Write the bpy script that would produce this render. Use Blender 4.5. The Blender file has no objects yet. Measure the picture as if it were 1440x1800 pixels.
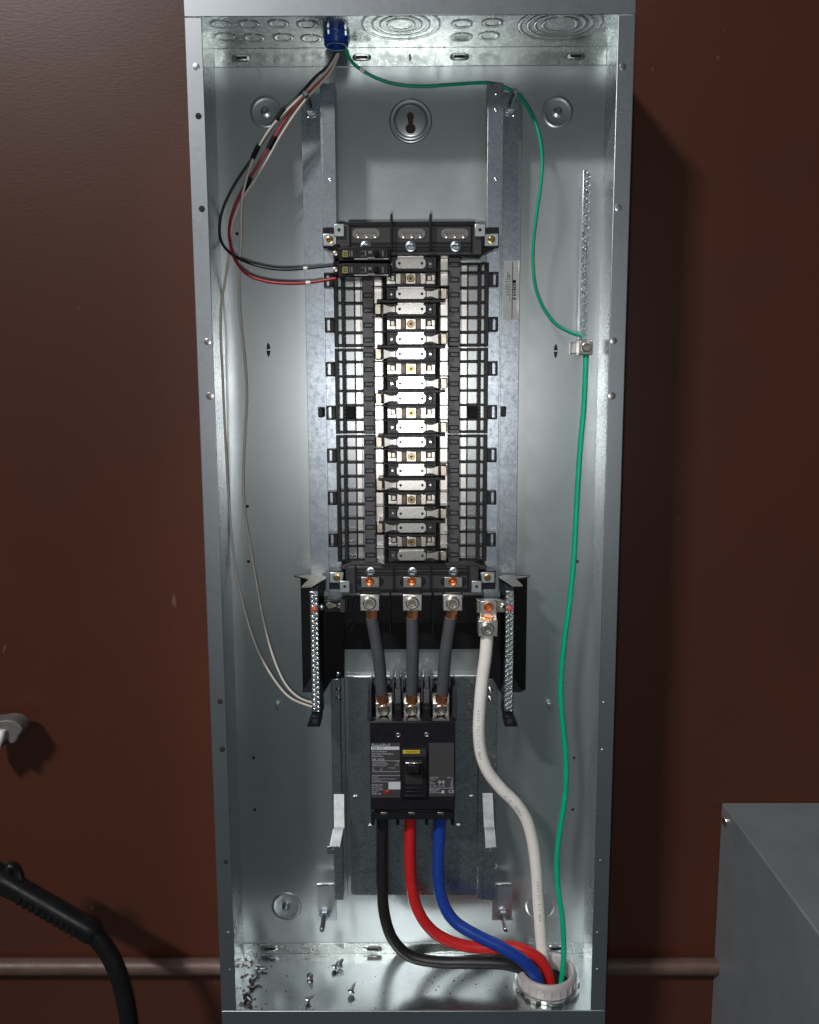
import bpy, bmesh, math, random
from mathutils import Vector, Matrix
random.seed(7)
S = bpy.context.scene
COL = S.collection
# ------------------------------------------------------------------ camera
F_PX = 1554.63                       # focal length for a 1440 x 1800 frame
CAM = Vector((0.0028, -1.2118, 0.2049))
PITCH, YAW, ROLL = math.radians(-8.199), math.radians(0.278), math.radians(-0.2245)
Rm = Matrix.Rotation(YAW, 3, 'Z') @ Matrix.Rotation(PITCH, 3, 'X')
_r, FWD, _u = Rm @ Vector((1, 0, 0)), Rm @ Vector((0, 1, 0)), Rm @ Vector((0, 0, 1))
RGT = math.cos(ROLL) * _r + math.sin(ROLL) * _u
UPV = -math.sin(ROLL) * _r + math.cos(ROLL) * _u
cam_data = bpy.data.cameras.new('camera')
cam = bpy.data.objects.new('camera', cam_data); COL.objects.link(cam)
cam.matrix_world = Matrix(((RGT.x, UPV.x, -FWD.x, CAM.x), (RGT.y, UPV.y, -FWD.y, CAM.y),
                           (RGT.z, UPV.z, -FWD.z, CAM.z), (0, 0, 0, 1)))
cam_data.sensor_fit = 'VERTICAL'; cam_data.sensor_height = 24.0
cam_data.lens = F_PX / 1800 * 24.0
cam_data.clip_start = 0.01; cam_data.clip_end = 50
S.camera = cam
# ------------------------------------------------------------------ world, lamps, exposure
W = bpy.data.worlds.new('World'); S.world = W; W.use_nodes = True
bg = W.node_tree.nodes['Background']
bg.inputs[0].default_value = (0.78, 0.95, 1.0, 1); bg.inputs[1].default_value = 0.068
def lamp(name, kind, loc, energy, color, size=0.1, target=None):
    l = bpy.data.lights.new(name, kind); l.energy = energy; l.color = color
    if kind == 'AREA': l.shape = 'RECTANGLE'; l.size = size; l.size_y = size * 0.3
    else: l.shadow_soft_size = size
    o = bpy.data.objects.new(name, l); COL.objects.link(o); o.location = loc
    if target is not None:
        o.rotation_euler = (Vector(target) - Vector(loc)).to_track_quat('-Z', 'Y').to_euler()
    return o
lamp('ceiling_lamp', 'AREA', (-3.45, -5.15, 4.85), 430, (1.0, 0.96, 0.94), 0.9, (0, 0, 0))
lamp('phone_flash', 'POINT', (CAM.x - 0.012, CAM.y + 0.01, CAM.z - 0.035), 13.5, (1.0, 0.98, 0.965), 0.012)
S.view_settings.view_transform = 'Standard'; S.view_settings.look = 'None'
S.view_settings.exposure = 0.0; S.view_settings.gamma = 1.0
S.view_settings.use_curve_mapping = False
S.render.engine = 'CYCLES'
S.render.resolution_x = 819; S.render.resolution_y = 1024
S.cycles.max_bounces = 8; S.cycles.glossy_bounces = 6
S.cycles.blur_glossy = 0.1
S.cycles.sample_clamp_indirect = 15.0

# ------------------------------------------------------------------ measuring helpers
def ray(px, py):
    return FWD + RGT * ((px - 720) / F_PX) + UPV * ((900 - py) / F_PX)
def at(px, py, d):                   # point seen at (px,py) that lies d metres in front of the back panel
    v = ray(px, py); t = (-d - CAM.y) / v.y
    return CAM + v * t
def atz(px, py, z):                  # point seen at (px,py) on a level plane
    v = ray(px, py); t = (z - CAM.z) / v.z
    return CAM + v * t
def atx(px, py, x):
    v = ray(px, py); t = (x - CAM.x) / v.x
    return CAM + v * t
def msize(n, py, d):                 # n pixels at that height and depth, in metres
    return n * ((at(720, py, d) - CAM).dot(FWD)) / F_PX

# ------------------------------------------------------------------ materials
def newmat(name):
    m = bpy.data.materials.new(name); m.use_nodes = True
    nt = m.node_tree
    return m, nt, nt.nodes['Principled BSDF']
def N(nt, t, **kw):
    n = nt.nodes.new(t)
    for k, v in kw.items(): setattr(n, k, v)
    return n
def coords(nt, scale=(1, 1, 1)):
    tc = N(nt, 'ShaderNodeTexCoord'); mp = N(nt, 'ShaderNodeMapping')
    mp.inputs['Scale'].default_value = scale
    nt.links.new(tc.outputs['Object'], mp.inputs['Vector'])
    return mp.outputs['Vector']
def ramp(nt, src, stops):
    r = N(nt, 'ShaderNodeValToRGB')
    e = r.color_ramp.elements
    while len(e) < len(stops): e.new(0.5)
    for i, (p, c) in enumerate(stops):
        e[i].position = p; e[i].color = (c[0], c[1], c[2], 1) if not isinstance(c, float) else (c, c, c, 1)
    nt.links.new(src, r.inputs['Fac'])
    return r.outputs['Color']
def noise(nt, vec, scale, detail=3, rough=0.55, dist=0.0):
    n = N(nt, 'ShaderNodeTexNoise'); n.inputs['Scale'].default_value = scale
    n.inputs['Detail'].default_value = detail; n.inputs['Roughness'].default_value = rough
    n.inputs['Distortion'].default_value = dist
    nt.links.new(vec, n.inputs['Vector'])
    return n.outputs['Fac']
def bump(nt, b, src, strength, dist=0.001):
    bn = N(nt, 'ShaderNodeBump'); bn.inputs['Strength'].default_value = strength
    bn.inputs['Distance'].default_value = dist
    nt.links.new(src, bn.inputs['Height']); nt.links.new(bn.outputs['Normal'], b.inputs['Normal'])
def simple(name, col, metallic=0.0, rough=0.45, var=0.12, scale=60, bmp=0.0, bscale=300, spec=None, rv=0.06, scuff=0.0):
    m, nt, b = newmat(name)
    v = coords(nt)
    f = noise(nt, v, scale)
    c0 = tuple(max(0, c * (1 - var)) for c in col); c1 = tuple(min(1, c * (1 + var)) for c in col)
    cc_ = ramp(nt, f, [(0.3, c0), (0.7, c1)])
    if scuff:                        # rubbed and dusty patches
        sf = ramp(nt, noise(nt, coords(nt, (1, 1, 0.35)), 170, 5, 0.7), [(0.60, 0.0), (0.78, 1.0)])
        mu_ = N(nt, 'ShaderNodeMath', operation='MULTIPLY'); mu_.inputs[1].default_value = scuff
        nt.links.new(sf, mu_.inputs[0])
        mx_ = N(nt, 'ShaderNodeMixRGB'); mx_.inputs['Color2'].default_value = (0.30, 0.28, 0.26, 1)
        nt.links.new(mu_.outputs[0], mx_.inputs['Fac']); nt.links.new(cc_, mx_.inputs['Color1']); cc_ = mx_.outputs['Color']
    nt.links.new(cc_, b.inputs['Base Color'])
    nt.links.new(ramp(nt, noise(nt, v, scale * 1.7, 4), [(0.3, max(0.03, rough - rv)), (0.7, min(1.0, rough + rv))]), b.inputs['Roughness'])
    b.inputs['Metallic'].default_value = metallic
    if spec is not None: b.inputs['Specular IOR Level'].default_value = spec
    if bmp: bump(nt, b, noise(nt, v, bscale, 2), bmp, 0.0005)
    return m
def galv(name, lo, hi, rough, spangle=90, amount=0.5, bmp=0.05, bscale=14, mott=False, metal=1.0):
    m, nt, b = newmat(name)
    v = coords(nt)
    vo = N(nt, 'ShaderNodeTexVoronoi'); vo.inputs['Scale'].default_value = spangle
    wv = N(nt, 'ShaderNodeMixRGB'); wv.inputs['Fac'].default_value = 0.012
    nz = N(nt, 'ShaderNodeTexNoise'); nz.inputs['Scale'].default_value = spangle * 0.8; nz.inputs['Detail'].default_value = 3
    nt.links.new(v, nz.inputs['Vector']); nt.links.new(v, wv.inputs['Color1']); nt.links.new(nz.outputs['Color'], wv.inputs['Color2'])
    nt.links.new(wv.outputs['Color'], vo.inputs['Vector'])
    cell = N(nt, 'ShaderNodeSeparateColor'); nt.links.new(vo.outputs['Color'], cell.inputs['Color'])
    big = noise(nt, v, 34, 7, 0.70, 2.2) if mott else noise(nt, v, 9, 5, 0.6)
    mx = N(nt, 'ShaderNodeMix'); mx.inputs['Factor'].default_value = amount
    nt.links.new(big, mx.inputs[2]); nt.links.new(cell.outputs[0], mx.inputs[3])
    nt.links.new(ramp(nt, mx.outputs[0], [(0.2, lo), (0.8, hi)]), b.inputs['Base Color'])
    nt.links.new(ramp(nt, mx.outputs[0], [(0.2, rough + 0.05), (0.8, max(0.05, rough - 0.05))]), b.inputs['Roughness'])
    b.inputs['Metallic'].default_value = metal
    if bmp: bump(nt, b, noise(nt, v, bscale, 2), bmp, 0.004)
    return m
M = {}
M['panel'] = galv('galvanized_panel', (0.45, 0.49, 0.50), (0.56, 0.60, 0.61), 0.33, 420, 0.15, 0.05, 5, metal=0.9)
M['ends'] = galv('galvanized_end', (0.34, 0.38, 0.375), (0.68, 0.72, 0.705), 0.29, 300, 0.25, 0.09, 22, mott=True)
M['side'] = galv('galvanized_side', (0.44, 0.47, 0.48), (0.56, 0.59, 0.60), 0.26, 420, 0.2, 0.03, 8, metal=0.8)
M['lip'] = galv('galvanized_lip', (0.34, 0.37, 0.40), (0.46, 0.50, 0.53), 0.38, 300, 0.25, 0.03, 12, metal=1.0)
M['rail'] = galv('spangled_rail', (0.17, 0.21, 0.26), (0.60, 0.65, 0.69), 0.33, 330, 0.25, 0.03, 30, mott=True)
M['buspan'] = galv('bus_pan_zinc', (0.24, 0.26, 0.27), (0.34, 0.36, 0.37), 0.29, 400, 0.06, 0.0, 20)
M['pan'] = galv('dark_galvanized_pan', (0.22, 0.25, 0.275), (0.62, 0.66, 0.68), 0.27, 380, 0.2, 0.03, 20, mott=True, metal=0.96)
M['arm'] = simple('bright_zinc_arm', (0.27, 0.285, 0.29), 1.0, 0.44, 0.18, 90)
M['tin'] = simple('tin_plate', (0.52, 0.505, 0.48), 1.0, 0.29, 0.06, 120, 0.0, 500, rv=0.02)
M['tinrough'] = simple('bead_tin_plate', (0.47, 0.465, 0.45), 1.0, 0.285, 0.08, 300, 0.03, 900, rv=0.025)
M['tindark'] = simple('dull_tin', (0.36, 0.33, 0.27), 1.0, 0.35, 0.15, 120)
M['zinc'] = simple('zinc_plate', (0.56, 0.62, 0.68), 1.0, 0.30, 0.10, 200)
M['steel'] = simple('bright_steel', (0.70, 0.71, 0.71), 1.0, 0.22, 0.10, 200)
M['lug'] = simple('lug_aluminium', (0.66, 0.65, 0.62), 1.0, 0.34, 0.08, 200, 0.08, 400)
M['black'] = simple('black_plastic', (0.010, 0.010, 0.012), 0, 0.38, 0.15, 90, 0.05, 600, spec=0.22)
M['charcoal'] = simple('charcoal_plastic', (0.026, 0.026, 0.030), 0, 0.43, 0.12, 90, 0.05, 500, spec=0.4)
M['hookplastic'] = simple('hook_rail_plastic', (0.050, 0.050, 0.057), 0, 0.45, 0.12, 90, 0.05, 500)
M['matte'] = simple('matte_black', (0.004, 0.004, 0.0045), 0, 0.6, 0.15, 90, spec=0.15)
M['smoke'] = simple('smoky_clear_plastic', (0.16, 0.155, 0.15), 0, 0.25, 0.12, 150)
M['copper'] = simple('copper_strand', (0.95, 0.40, 0.20), 1.0, 0.30, 0.15, 300)
M['orange'] = simple('torque_paint', (0.80, 0.24, 0.08), 0.85, 0.26, 0.2, 200)
M['redpaint'] = simple('red_paint_dot', (0.50, 0.08, 0.04), 0.0, 0.35, 0.2, 300)
M['bronze'] = simple('bronze_screw', (0.30, 0.21, 0.10), 1.0, 0.32, 0.14, 200)
M['recess'] = simple('brown_recess', (0.10, 0.08, 0.06), 1.0, 0.42, 0.14, 200)
M['brass'] = simple('brass', (0.50, 0.35, 0.15), 1.0, 0.28, 0.14, 200)
M['wall'] = None
M['redwire'] = simple('red_insulation', (0.46, 0.013, 0.014), 0, 0.36, 0.08, 60, 0.03, 200, scuff=0.14)
M['bluewire'] = simple('blue_insulation', (0.008, 0.040, 0.27), 0, 0.36, 0.08, 60, 0.03, 200, scuff=0.14)
M['blackwire'] = simple('black_insulation', (0.010, 0.010, 0.011), 0, 0.42, 0.15, 60, 0.03, 200, scuff=0.1)
M['whitewire'] = simple('white_insulation', (0.80, 0.77, 0.73), 0, 0.42, 0.05, 40, 0.03, 200, scuff=0.22)
M['smallwhite'] = simple('small_white_insulation', (0.50, 0.46, 0.40), 0, 0.45, 0.06, 60)
M['smallred'] = simple('small_red_insulation', (0.30, 0.012, 0.02), 0, 0.38, 0.1, 60)
M['green'] = simple('green_insulation', (0.001, 0.31, 0.165), 0, 0.42, 0.06, 60, spec=0.3)
M['greydark'] = simple('grey_sleeve', (0.064, 0.067, 0.077), 0, 0.5, 0.12, 120, 0.08, 200)
M['bushing'] = simple('grey_bushing_plastic', (0.34, 0.32, 0.325), 0, 0.45, 0.06, 80, 0.04, 300)
M['bluefit'] = simple('blue_fitting_plastic', (0.008, 0.045, 0.24), 0, 0.38, 0.12, 80)
M['hole'] = simple('dark_gap', (0.012, 0.011, 0.010), 0, 0.8, 0.1, 50)
M['keyhole'] = simple('brown_behind_keyhole', (0.03, 0.013, 0.009), 0, 0.6, 0.1, 50)
M['label'] = simple('breaker_label', (0.040, 0.037, 0.040), 0, 0.5, 0.05, 60)
M['print'] = simple('white_print', (0.42, 0.43, 0.46), 0, 0.55, 0.05, 60)
M['stickerwhite'] = simple('white_sticker', (0.48, 0.51, 0.55), 0, 0.5, 0.04, 60)
M['greyprint'] = simple('grey_print', (0.16, 0.155, 0.155), 0, 0.6, 0.1, 60)
M['paper'] = simple('paper_sticker', (0.82, 0.82, 0.82), 0, 0.55, 0.05, 90)
M['yellow'] = simple('yellow_tag', (0.55, 0.40, 0.025), 0, 0.45, 0.06, 60)
M['olive'] = simple('olive_logo', (0.20, 0.21, 0.055), 0, 0.5, 0.08, 60)
M['reddot'] = simple('red_button', (0.22, 0.018, 0.012), 0, 0.35, 0.1, 60)
M['greybox'] = simple('grey_enamel', (0.150, 0.168, 0.180), 0, 0.42, 0.07, 14, 0.02, 600, scuff=0.18)
M['pipe'] = simple('brown_pipe_sheen', (0.082, 0.047, 0.037), 0, 0.50, 0.18, 30, 0.05, 120)  # brown paled towards grey; the pipe's reflection is put into the colour
M['hose'] = simple('hose_rubber', (0.006, 0.006, 0.0065), 0, 0.38, 0.2, 60, 0.06, 120, spec=0.3)
M['dullsteel'] = simple('dull_steel', (0.36, 0.35, 0.34), 1.0, 0.34, 0.15, 200)
M['lever'] = simple('grey_lever_plastic', (0.11, 0.10, 0.10), 0, 0.45, 0.12, 40)
M['crust'] = simple('pale_crust', (0.42, 0.38, 0.31), 0, 0.8, 0.35, 200)
M['debris'] = simple('rust_flake', (0.07, 0.045, 0.03), 0, 0.8, 0.5, 200)

def wall_mat():
    m, nt, b = newmat('brown_wall_paint')
    v = coords(nt)
    big = noise(nt, v, 1.6, 3)
    c = ramp(nt, big, [(0.30, (0.049, 0.0152, 0.0084)), (0.70, (0.065, 0.0198, 0.0114))])
    # small pale scuffs
    sc = noise(nt, coords(nt, (60, 60, 25)), 1.0, 2, 0.4)
    scf = ramp(nt, sc, [(0.742, 0.0), (0.775, 1.0)])
    mx = N(nt, 'ShaderNodeMixRGB'); mx.inputs['Color2'].default_value = (0.20, 0.12, 0.09, 1)
    mu = N(nt, 'ShaderNodeMath', operation='MULTIPLY'); mu.inputs[1].default_value = 0.35
    nt.links.new(scf, mu.inputs[0]); nt.links.new(mu.outputs[0], mx.inputs['Fac'])
    nt.links.new(c, mx.inputs['Color1']); nt.links.new(mx.outputs['Color'], b.inputs['Base Color'])
    b.inputs['Roughness'].default_value = 0.36; b.inputs['Specular IOR Level'].default_value = 0.42
    # brushed orange-peel relief
    a = noise(nt, coords(nt, (95, 95, 300)), 1.0, 3, 0.6, 0.4)
    b2 = noise(nt, coords(nt, (9, 9, 7)), 1.0, 2)
    ad = N(nt, 'ShaderNodeMath', operation='MULTIPLY_ADD'); ad.inputs[1].default_value = 0.7
    nt.links.new(b2, ad.inputs[0]); nt.links.new(a, ad.inputs[2])
    bump(nt, b, ad.outputs[0], 0.055, 0.0022)
    return m
M['wall'] = wall_mat()
def floor_mat():                     # galvanized floor with rust stains and dust of its own
    m = galv('galvanized_floor', (0.43, 0.47, 0.48), (0.60, 0.64, 0.64), 0.25, 300, 0.10, 0.03, 14)
    nt = m.node_tree; b = nt.nodes['Principled BSDF']
    base = b.inputs['Base Color'].links[0].from_socket
    v = coords(nt)
    sx = N(nt, 'ShaderNodeSeparateXYZ'); nt.links.new(v, sx.inputs[0])
    st = noise(nt, coords(nt, (30, 55, 30)), 1.0, 5, 0.65, 0.6)
    near = N(nt, 'ShaderNodeMapRange'); near.inputs['From Min'].default_value = 0.025; near.inputs['From Max'].default_value = 0.075
    near.inputs['To Min'].default_value = -0.08; near.inputs['To Max'].default_value = 0.14
    nt.links.new(sx.outputs['Y'], near.inputs['Value'])
    ad = N(nt, 'ShaderNodeMath', operation='ADD'); nt.links.new(st, ad.inputs[0]); nt.links.new(near.outputs[0], ad.inputs[1])
    f = ramp(nt, ad.outputs[0], [(0.66, 0.0), (0.80, 0.75)])
    mx = N(nt, 'ShaderNodeMixRGB'); mx.inputs['Color2'].default_value = (0.16, 0.095, 0.055, 1)
    nt.links.new(f, mx.inputs['Fac']); nt.links.new(base, mx.inputs['Color1']); nt.links.new(mx.outputs['Color'], b.inputs['Base Color'])
    inv = N(nt, 'ShaderNodeMath', operation='SUBTRACT'); inv.inputs[0].default_value = 1.0
    nt.links.new(f, inv.inputs[1]); nt.links.new(inv.outputs[0], b.inputs['Metallic'])
    return m
M['floor'] = floor_mat()

# ------------------------------------------------------------------ mesh building helpers
ORG = {}
def tag(o, label=None, cat=None, group=None, kind=None):
    if label: o['label'] = label
    if cat: o['category'] = cat
    if group: o['group'] = group
    if kind: o['kind'] = kind
    return o
def empty(name, loc, label, cat, group=None):
    o = bpy.data.objects.new(name, None); COL.objects.link(o); o.location = loc
    o.empty_display_size = 0.02
    ORG[o] = Vector(loc)
    return tag(o, label, cat, group)
def dup(o, world, parent=None):
    c = o.copy(); COL.objects.link(c)
    c.parent = parent; c.location = Vector(world) - (ORG[parent] if parent else Vector())
    ORG[c] = Vector(world)
    for ch in list(o.children):
        dup(ch, Vector(world) + (ORG[ch] - ORG[o]), c)
    return c
class MB:
    def __init__(s): s.v = []; s.f = []
    def add(s, vs, fs):
        n = len(s.v); s.v += [Vector(v) for v in vs]; s.f += [tuple(i + n for i in f) for f in fs]; return s
    def box(s, a, b):
        x0, x1 = sorted((a[0], b[0])); y0, y1 = sorted((a[1], b[1])); z0, z1 = sorted((a[2], b[2]))
        return s.add([(x0, y0, z0), (x1, y0, z0), (x1, y1, z0), (x0, y1, z0), (x0, y0, z1), (x1, y0, z1), (x1, y1, z1), (x0, y1, z1)],
                     [(0, 3, 2, 1), (4, 5, 6, 7), (0, 1, 5, 4), (1, 2, 6, 5), (2, 3, 7, 6), (3, 0, 4, 7)])
    def pb(s, x0, y0, x1, y1, df, db):      # box whose front face spans these photo pixels at depth df
        a = at(x0, y0, df); b = at(x1, y1, df)
        return s.box((a.x, -df, a.z), (b.x, -db, b.z))
    def cb(s, c, sx, sy, sz):
        c = Vector(c); return s.box((c.x - sx / 2, c.y - sy / 2, c.z - sz / 2), (c.x + sx / 2, c.y + sy / 2, c.z + sz / 2))
    def lathe(s, c, axis, prof, seg=16, cap=True, squash=None):
        c = Vector(c); w = Vector(axis).normalized()
        u = w.orthogonal().normalized()
        if abs(w.y) > 0.9: u = Vector((1, 0, 0))
        if abs(w.z) > 0.9: u = Vector((1, 0, 0))
        t = w.cross(u)
        vs = []; fs = []
        for r, h in prof:
            for i in range(seg):
                a = 2 * math.pi * i / seg
                vs.append(c + w * h + u * (r * math.cos(a)) + t * (r * math.sin(a)))
        for k in range(len(prof) - 1):
            for i in range(seg):
                j = (i + 1) % seg
                fs.append((k * seg + i, k * seg + j, (k + 1) * seg + j, (k + 1) * seg + i))
        if cap:
            fs.append(tuple(range(seg - 1, -1, -1))); fs.append(tuple((len(prof) - 1) * seg + i for i in range(seg)))
        return s.add(vs, fs)
    def cyl(s, c, axis, r, h, seg=16): return s.lathe(c, axis, [(r, 0), (r, h)], seg)
    def ring(s, c, axis, r0, r1, h, seg=32):
        return s.lathe(c, axis, [(r0, 0), (r1, 0), (r1, h), (r0, h), (r0, 0)], seg, cap=False)
    def prism(s, pts, df, db):               # photo-pixel outline at depth df, extruded back to db
        w = [at(x, y, df) for x, y in pts]; n = len(w)
        return s.add([(p.x, -df, p.z) for p in w] + [(p.x, -db, p.z) for p in w],
                     [tuple(range(n)), tuple(range(2 * n - 1, n - 1, -1))] + [(i, i + n, (i + 1) % n + n, (i + 1) % n) for i in range(n)])
    def tube(s, pts, r, seg=12, sub=6, rad=None):
        P = smooth(pts, sub); n = len(P); vs = []; fs = []
        T = [(P[min(i + 1, n - 1)] - P[max(i - 1, 0)]).normalized() for i in range(n)]
        u = T[0].orthogonal().normalized()
        for i in range(n):
            u = (u - T[i] * u.dot(T[i])).normalized(); t = T[i].cross(u)
            rr = r if rad is None else rad(i / (n - 1))
            for k in range(seg):
                a = 2 * math.pi * k / seg
                vs.append(P[i] + u * (rr * math.cos(a)) + t * (rr * math.sin(a)))
        for i in range(n - 1):
            for k in range(seg):
                j = (k + 1) % seg
                fs.append((i * seg + k, i * seg + j, (i + 1) * seg + j, (i + 1) * seg + k))
        fs.append(tuple(range(seg - 1, -1, -1))); fs.append(tuple((n - 1) * seg + k for k in range(seg)))
        return s.add(vs, fs)
    def ribbon(s, pts, width, thick):        # bent strip: pts are centre points, width along x
        vs = []; fs = []; n = len(pts)
        for i, p in enumerate(pts):
            a = pts[max(i - 1, 0)]; b = pts[min(i + 1, n - 1)]
            t = (b - a).normalized(); nn = Vector((1, 0, 0)).cross(t).normalized()
            if nn.y > 0: nn = -nn
            for sx, sn in ((-1, 0), (1, 0), (1, 1), (-1, 1)):
                vs.append(p + Vector((sx * width / 2, 0, 0)) + nn * (sn * -thick))
        for i in range(n - 1):
            for k in range(4):
                j = (k + 1) % 4; fs.append((i * 4 + k, i * 4 + j, (i + 1) * 4 + j, (i + 1) * 4 + k))
        fs.append((3, 2, 1, 0)); fs.append(tuple((n - 1) * 4 + k for k in range(4)))
        return s.add(vs, fs)
    def build(s, name, mat, parent=None, origin=None, bevel=0.0, smoothing=True, label=None, seg=2):
        if origin is None:
            lo = [min(v[i] for v in s.v) for i in range(3)]; hi = [max(v[i] for v in s.v) for i in range(3)]
            origin = Vector([(a + b) / 2 for a, b in zip(lo, hi)])
        origin = Vector(origin)
        me = bpy.data.meshes.new(name)
        me.from_pydata([tuple(v - origin) for v in s.v], [], s.f)
        bm = bmesh.new(); bm.from_mesh(me); bmesh.ops.recalc_face_normals(bm, faces=bm.faces)
        for f in bm.faces: f.smooth = smoothing
        if smoothing:
            for e in bm.edges:
                if len(e.link_faces) == 2 and e.calc_face_angle(0) > math.radians(38): e.smooth = False
        bm.to_mesh(me); bm.free()
        me.materials.append(M[mat] if isinstance(mat, str) else mat)
        o = bpy.data.objects.new(name, me); COL.objects.link(o)
        o.parent = parent; o.location = origin - (ORG[parent] if parent else Vector())
        ORG[o] = origin
        if bevel:
            b = o.modifiers.new('bevel', 'BEVEL'); b.width = bevel; b.segments = seg; b.limit_method = 'ANGLE'; b.angle_limit = math.radians(40)
            b.harden_normals = False
        if label: o['label'] = label
        return o
def smooth(pts, sub=6):
    pts = [Vector(p) for p in pts]
    if len(pts) < 3 or sub <= 1: return pts
    out = []; n = len(pts)
    for i in range(n - 1):
        p0 = pts[max(i - 1, 0)]; p1 = pts[i]; p2 = pts[i + 1]; p3 = pts[min(i + 2, n - 1)]
        for k in range(sub):
            t = k / sub
            out.append(0.5 * ((2 * p1) + (p2 - p0) * t + (2 * p0 - 5 * p1 + 4 * p2 - p3) * t * t + (3 * p1 - p0 - 3 * p2 + p3) * t ** 3))
    out.append(pts[-1]); return out
def path(l): return [at(*p) for p in l]
FR = Vector((0, -1, 0))                 # towards the viewer
def text(name, body, size, world, mat, parent, align='LEFT', xs=1.0, roll=0.0):
    c = bpy.data.curves.new(name, 'FONT'); c.body = body; c.size = size; c.align_x = align; c.align_y = 'CENTER'
    c.resolution_u = 2; c.extrude = 0.00005
    t = bpy.data.objects.new(name, c); COL.objects.link(t)
    dg = bpy.context.evaluated_depsgraph_get(); dg.update()
    me = bpy.data.meshes.new_from_object(t.evaluated_get(dg))
    bpy.data.objects.remove(t); bpy.data.curves.remove(c)
    R = Matrix.Rotation(math.radians(90), 4, 'X') @ Matrix.Rotation(roll, 4, 'Z') @ Matrix.Diagonal((xs, 1, 1, 1))
    me.transform(R); me.name = name
    me.materials.clear(); me.materials.append(M[mat])
    o = bpy.data.objects.new(name, me); COL.objects.link(o)
    o.parent = parent; o.location = Vector(world) - (ORG[parent] if parent else Vector()); ORG[o] = Vector(world)
    return o

# ================================================================== SETTING
H = 1.2706; HW = 0.254; DP = 0.146; T = 0.0015; WALL_Y = 0.032
mb = MB(); mb.box((-2.2, WALL_Y, -1.6), (2.2, WALL_Y + 0.1, 2.4))
tag(mb.build('wall', 'wall', origin=(0, WALL_Y, 0)), kind='structure')

# ================================================================== ENCLOSURE
enc = empty('electrical_enclosure', (0, 0, -H / 2), 'tall open galvanized steel panelboard box mounted on the brown wall', 'enclosure')
zt, zb = H / 2, -H / 2
bp = MB().box((-HW + T, 0, zb + T), (HW - T, T, zt - T)).build('back_panel', 'panel', enc)
for s in (-1, 1):
    MB().box((s * HW, -DP, zb), (s * (HW - T), T, zt)).build('side_wall', 'side', enc)
topw = MB().box((-HW + T, -DP + 0.0002, zt - T), (HW - T, T, zt)).build('top_wall', 'ends', enc)
botw = MB().box((-HW + T, -DP + 0.0002, zb), (HW - T, T, zb + T)).build('bottom_wall', 'floor', enc, origin=(0, -0.073, zb))
LIP = 0.0195
lips = {}
for s in (-1, 1):
    lips[s] = MB().box((s * (HW - 0.0003), -DP - 0.0012, zb + LIP + 0.0006), (s * (HW - LIP), -DP, zt - LIP - 0.0006)).build('front_flange', 'lip', enc, bevel=0.0006)
lip_top = MB().box((-HW, -DP - 0.0016, zt - LIP), (HW, -DP, zt)).build('front_flange', 'lip', enc, bevel=0.0006)
MB().box((-HW, -DP - 0.0016, zb), (HW, -DP, zb + LIP)).build('front_flange', 'lip', enc, bevel=0.0006)
# standoff struts between the box and the wall
for z in (0.45, -0.45):
    MB().box((-0.20, T, z - 0.02), (0.20, WALL_Y, z + 0.02)).build('mounting_strut', 'pan', enc)
# welded end flanges on the back panel, with slots
zs_t = at(720, 117, 0).z; zs_b = at(720, 1657, 0).z
ef1 = MB().box((-HW + T, -0.0014, zs_t), (HW - T, -0.0002, zt - T)).build('end_flange', 'ends', enc, bevel=0.0004)
ef2 = MB().box((-HW + T, -0.0014, zs_b), (HW - T, -0.0002, zb + T)).build('end_flange', 'ends', enc, bevel=0.0004)
def slot_at(px, py, par, wpx=27, hpx=8):
    c = at(px, py, 0.0014); w = msize(wpx, py, 0); h = msize(hpx, py, 0)
    r = MB(); n = 20; vs = []
    for k in range(2):
        for i in range(n):
            a = 2 * math.pi * i / n
            x = math.copysign(abs(math.cos(a)) ** 0.5, math.cos(a)); z = math.copysign(abs(math.sin(a)) ** 0.8, math.sin(a))
            q = 1.0 if k == 0 else 0.80
            vs.append(c + Vector((x * w * 0.62 * q, -0.0002 - 0.0012 * k, z * h * 0.75 * q)))
    r.add(vs, [(i, (i + 1) % n, n + (i + 1) % n, n + i) for i in range(n)] + [tuple(n + i for i in range(n))])
    so = r.build('slot_boss', 'ends', par)
    MB().box((c.x - w * 0.36, -0.0030, c.z - h * 0.28), (c.x + w * 0.36, -0.0026, c.z + h * 0.28)).build('slot_opening', 'hole', par)
for px, py in ((425, 102), (636, 101), (808, 100), (1012, 99)): slot_at(px, py, ef1)
for px, py in ((475, 1667), (655, 1668), (978, 1667)): slot_at(px, py, ef2)
for px, py in ((721, 101),):
    c = at(px, py, 0.0014); MB().box((c.x - 0.001, -0.0020, c.z - 0.004), (c.x + 0.001, -0.0014, c.z + 0.004)).build('slot_opening', 'hole', ef1)

# knockouts stamped in the top wall
def knockout(px, py, radii_px, par, ztop):
    c = atz(px, py, ztop); prev = None
    k = ((c - CAM).dot(FWD)) / F_PX
    for i, rp in enumerate(radii_px):
        r = rp * k
        MB().ring(Vector((c.x, c.y, ztop - 0.0004)), (0, 0, -1), r - 0.0008, r + 0.0003, 0.0003, 40).build('knockout_groove', 'dullsteel', par)
        MB().lathe(Vector((c.x, c.y, ztop - 0.0001)), (0, 0, -1), [(r - 0.0052, 0), (r - 0.0036, 0.0004), (r - 0.0016, 0.0005), (r - 0.0009, 0.0002)], 40, cap=False).build('knockout_rim', 'ends', par)
ZT = zt - T
for px, py in ((388, 43), (438, 43), (489, 42), (540, 43), (395, 65), (446, 67), (498, 66), (547, 68), (812, 42), (866, 40), (812, 65), (860, 63)):
    knockout(px, py, (19,), topw, ZT)
knockout(705, 43, (26, 38, 52, 70), topw, ZT)
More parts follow.
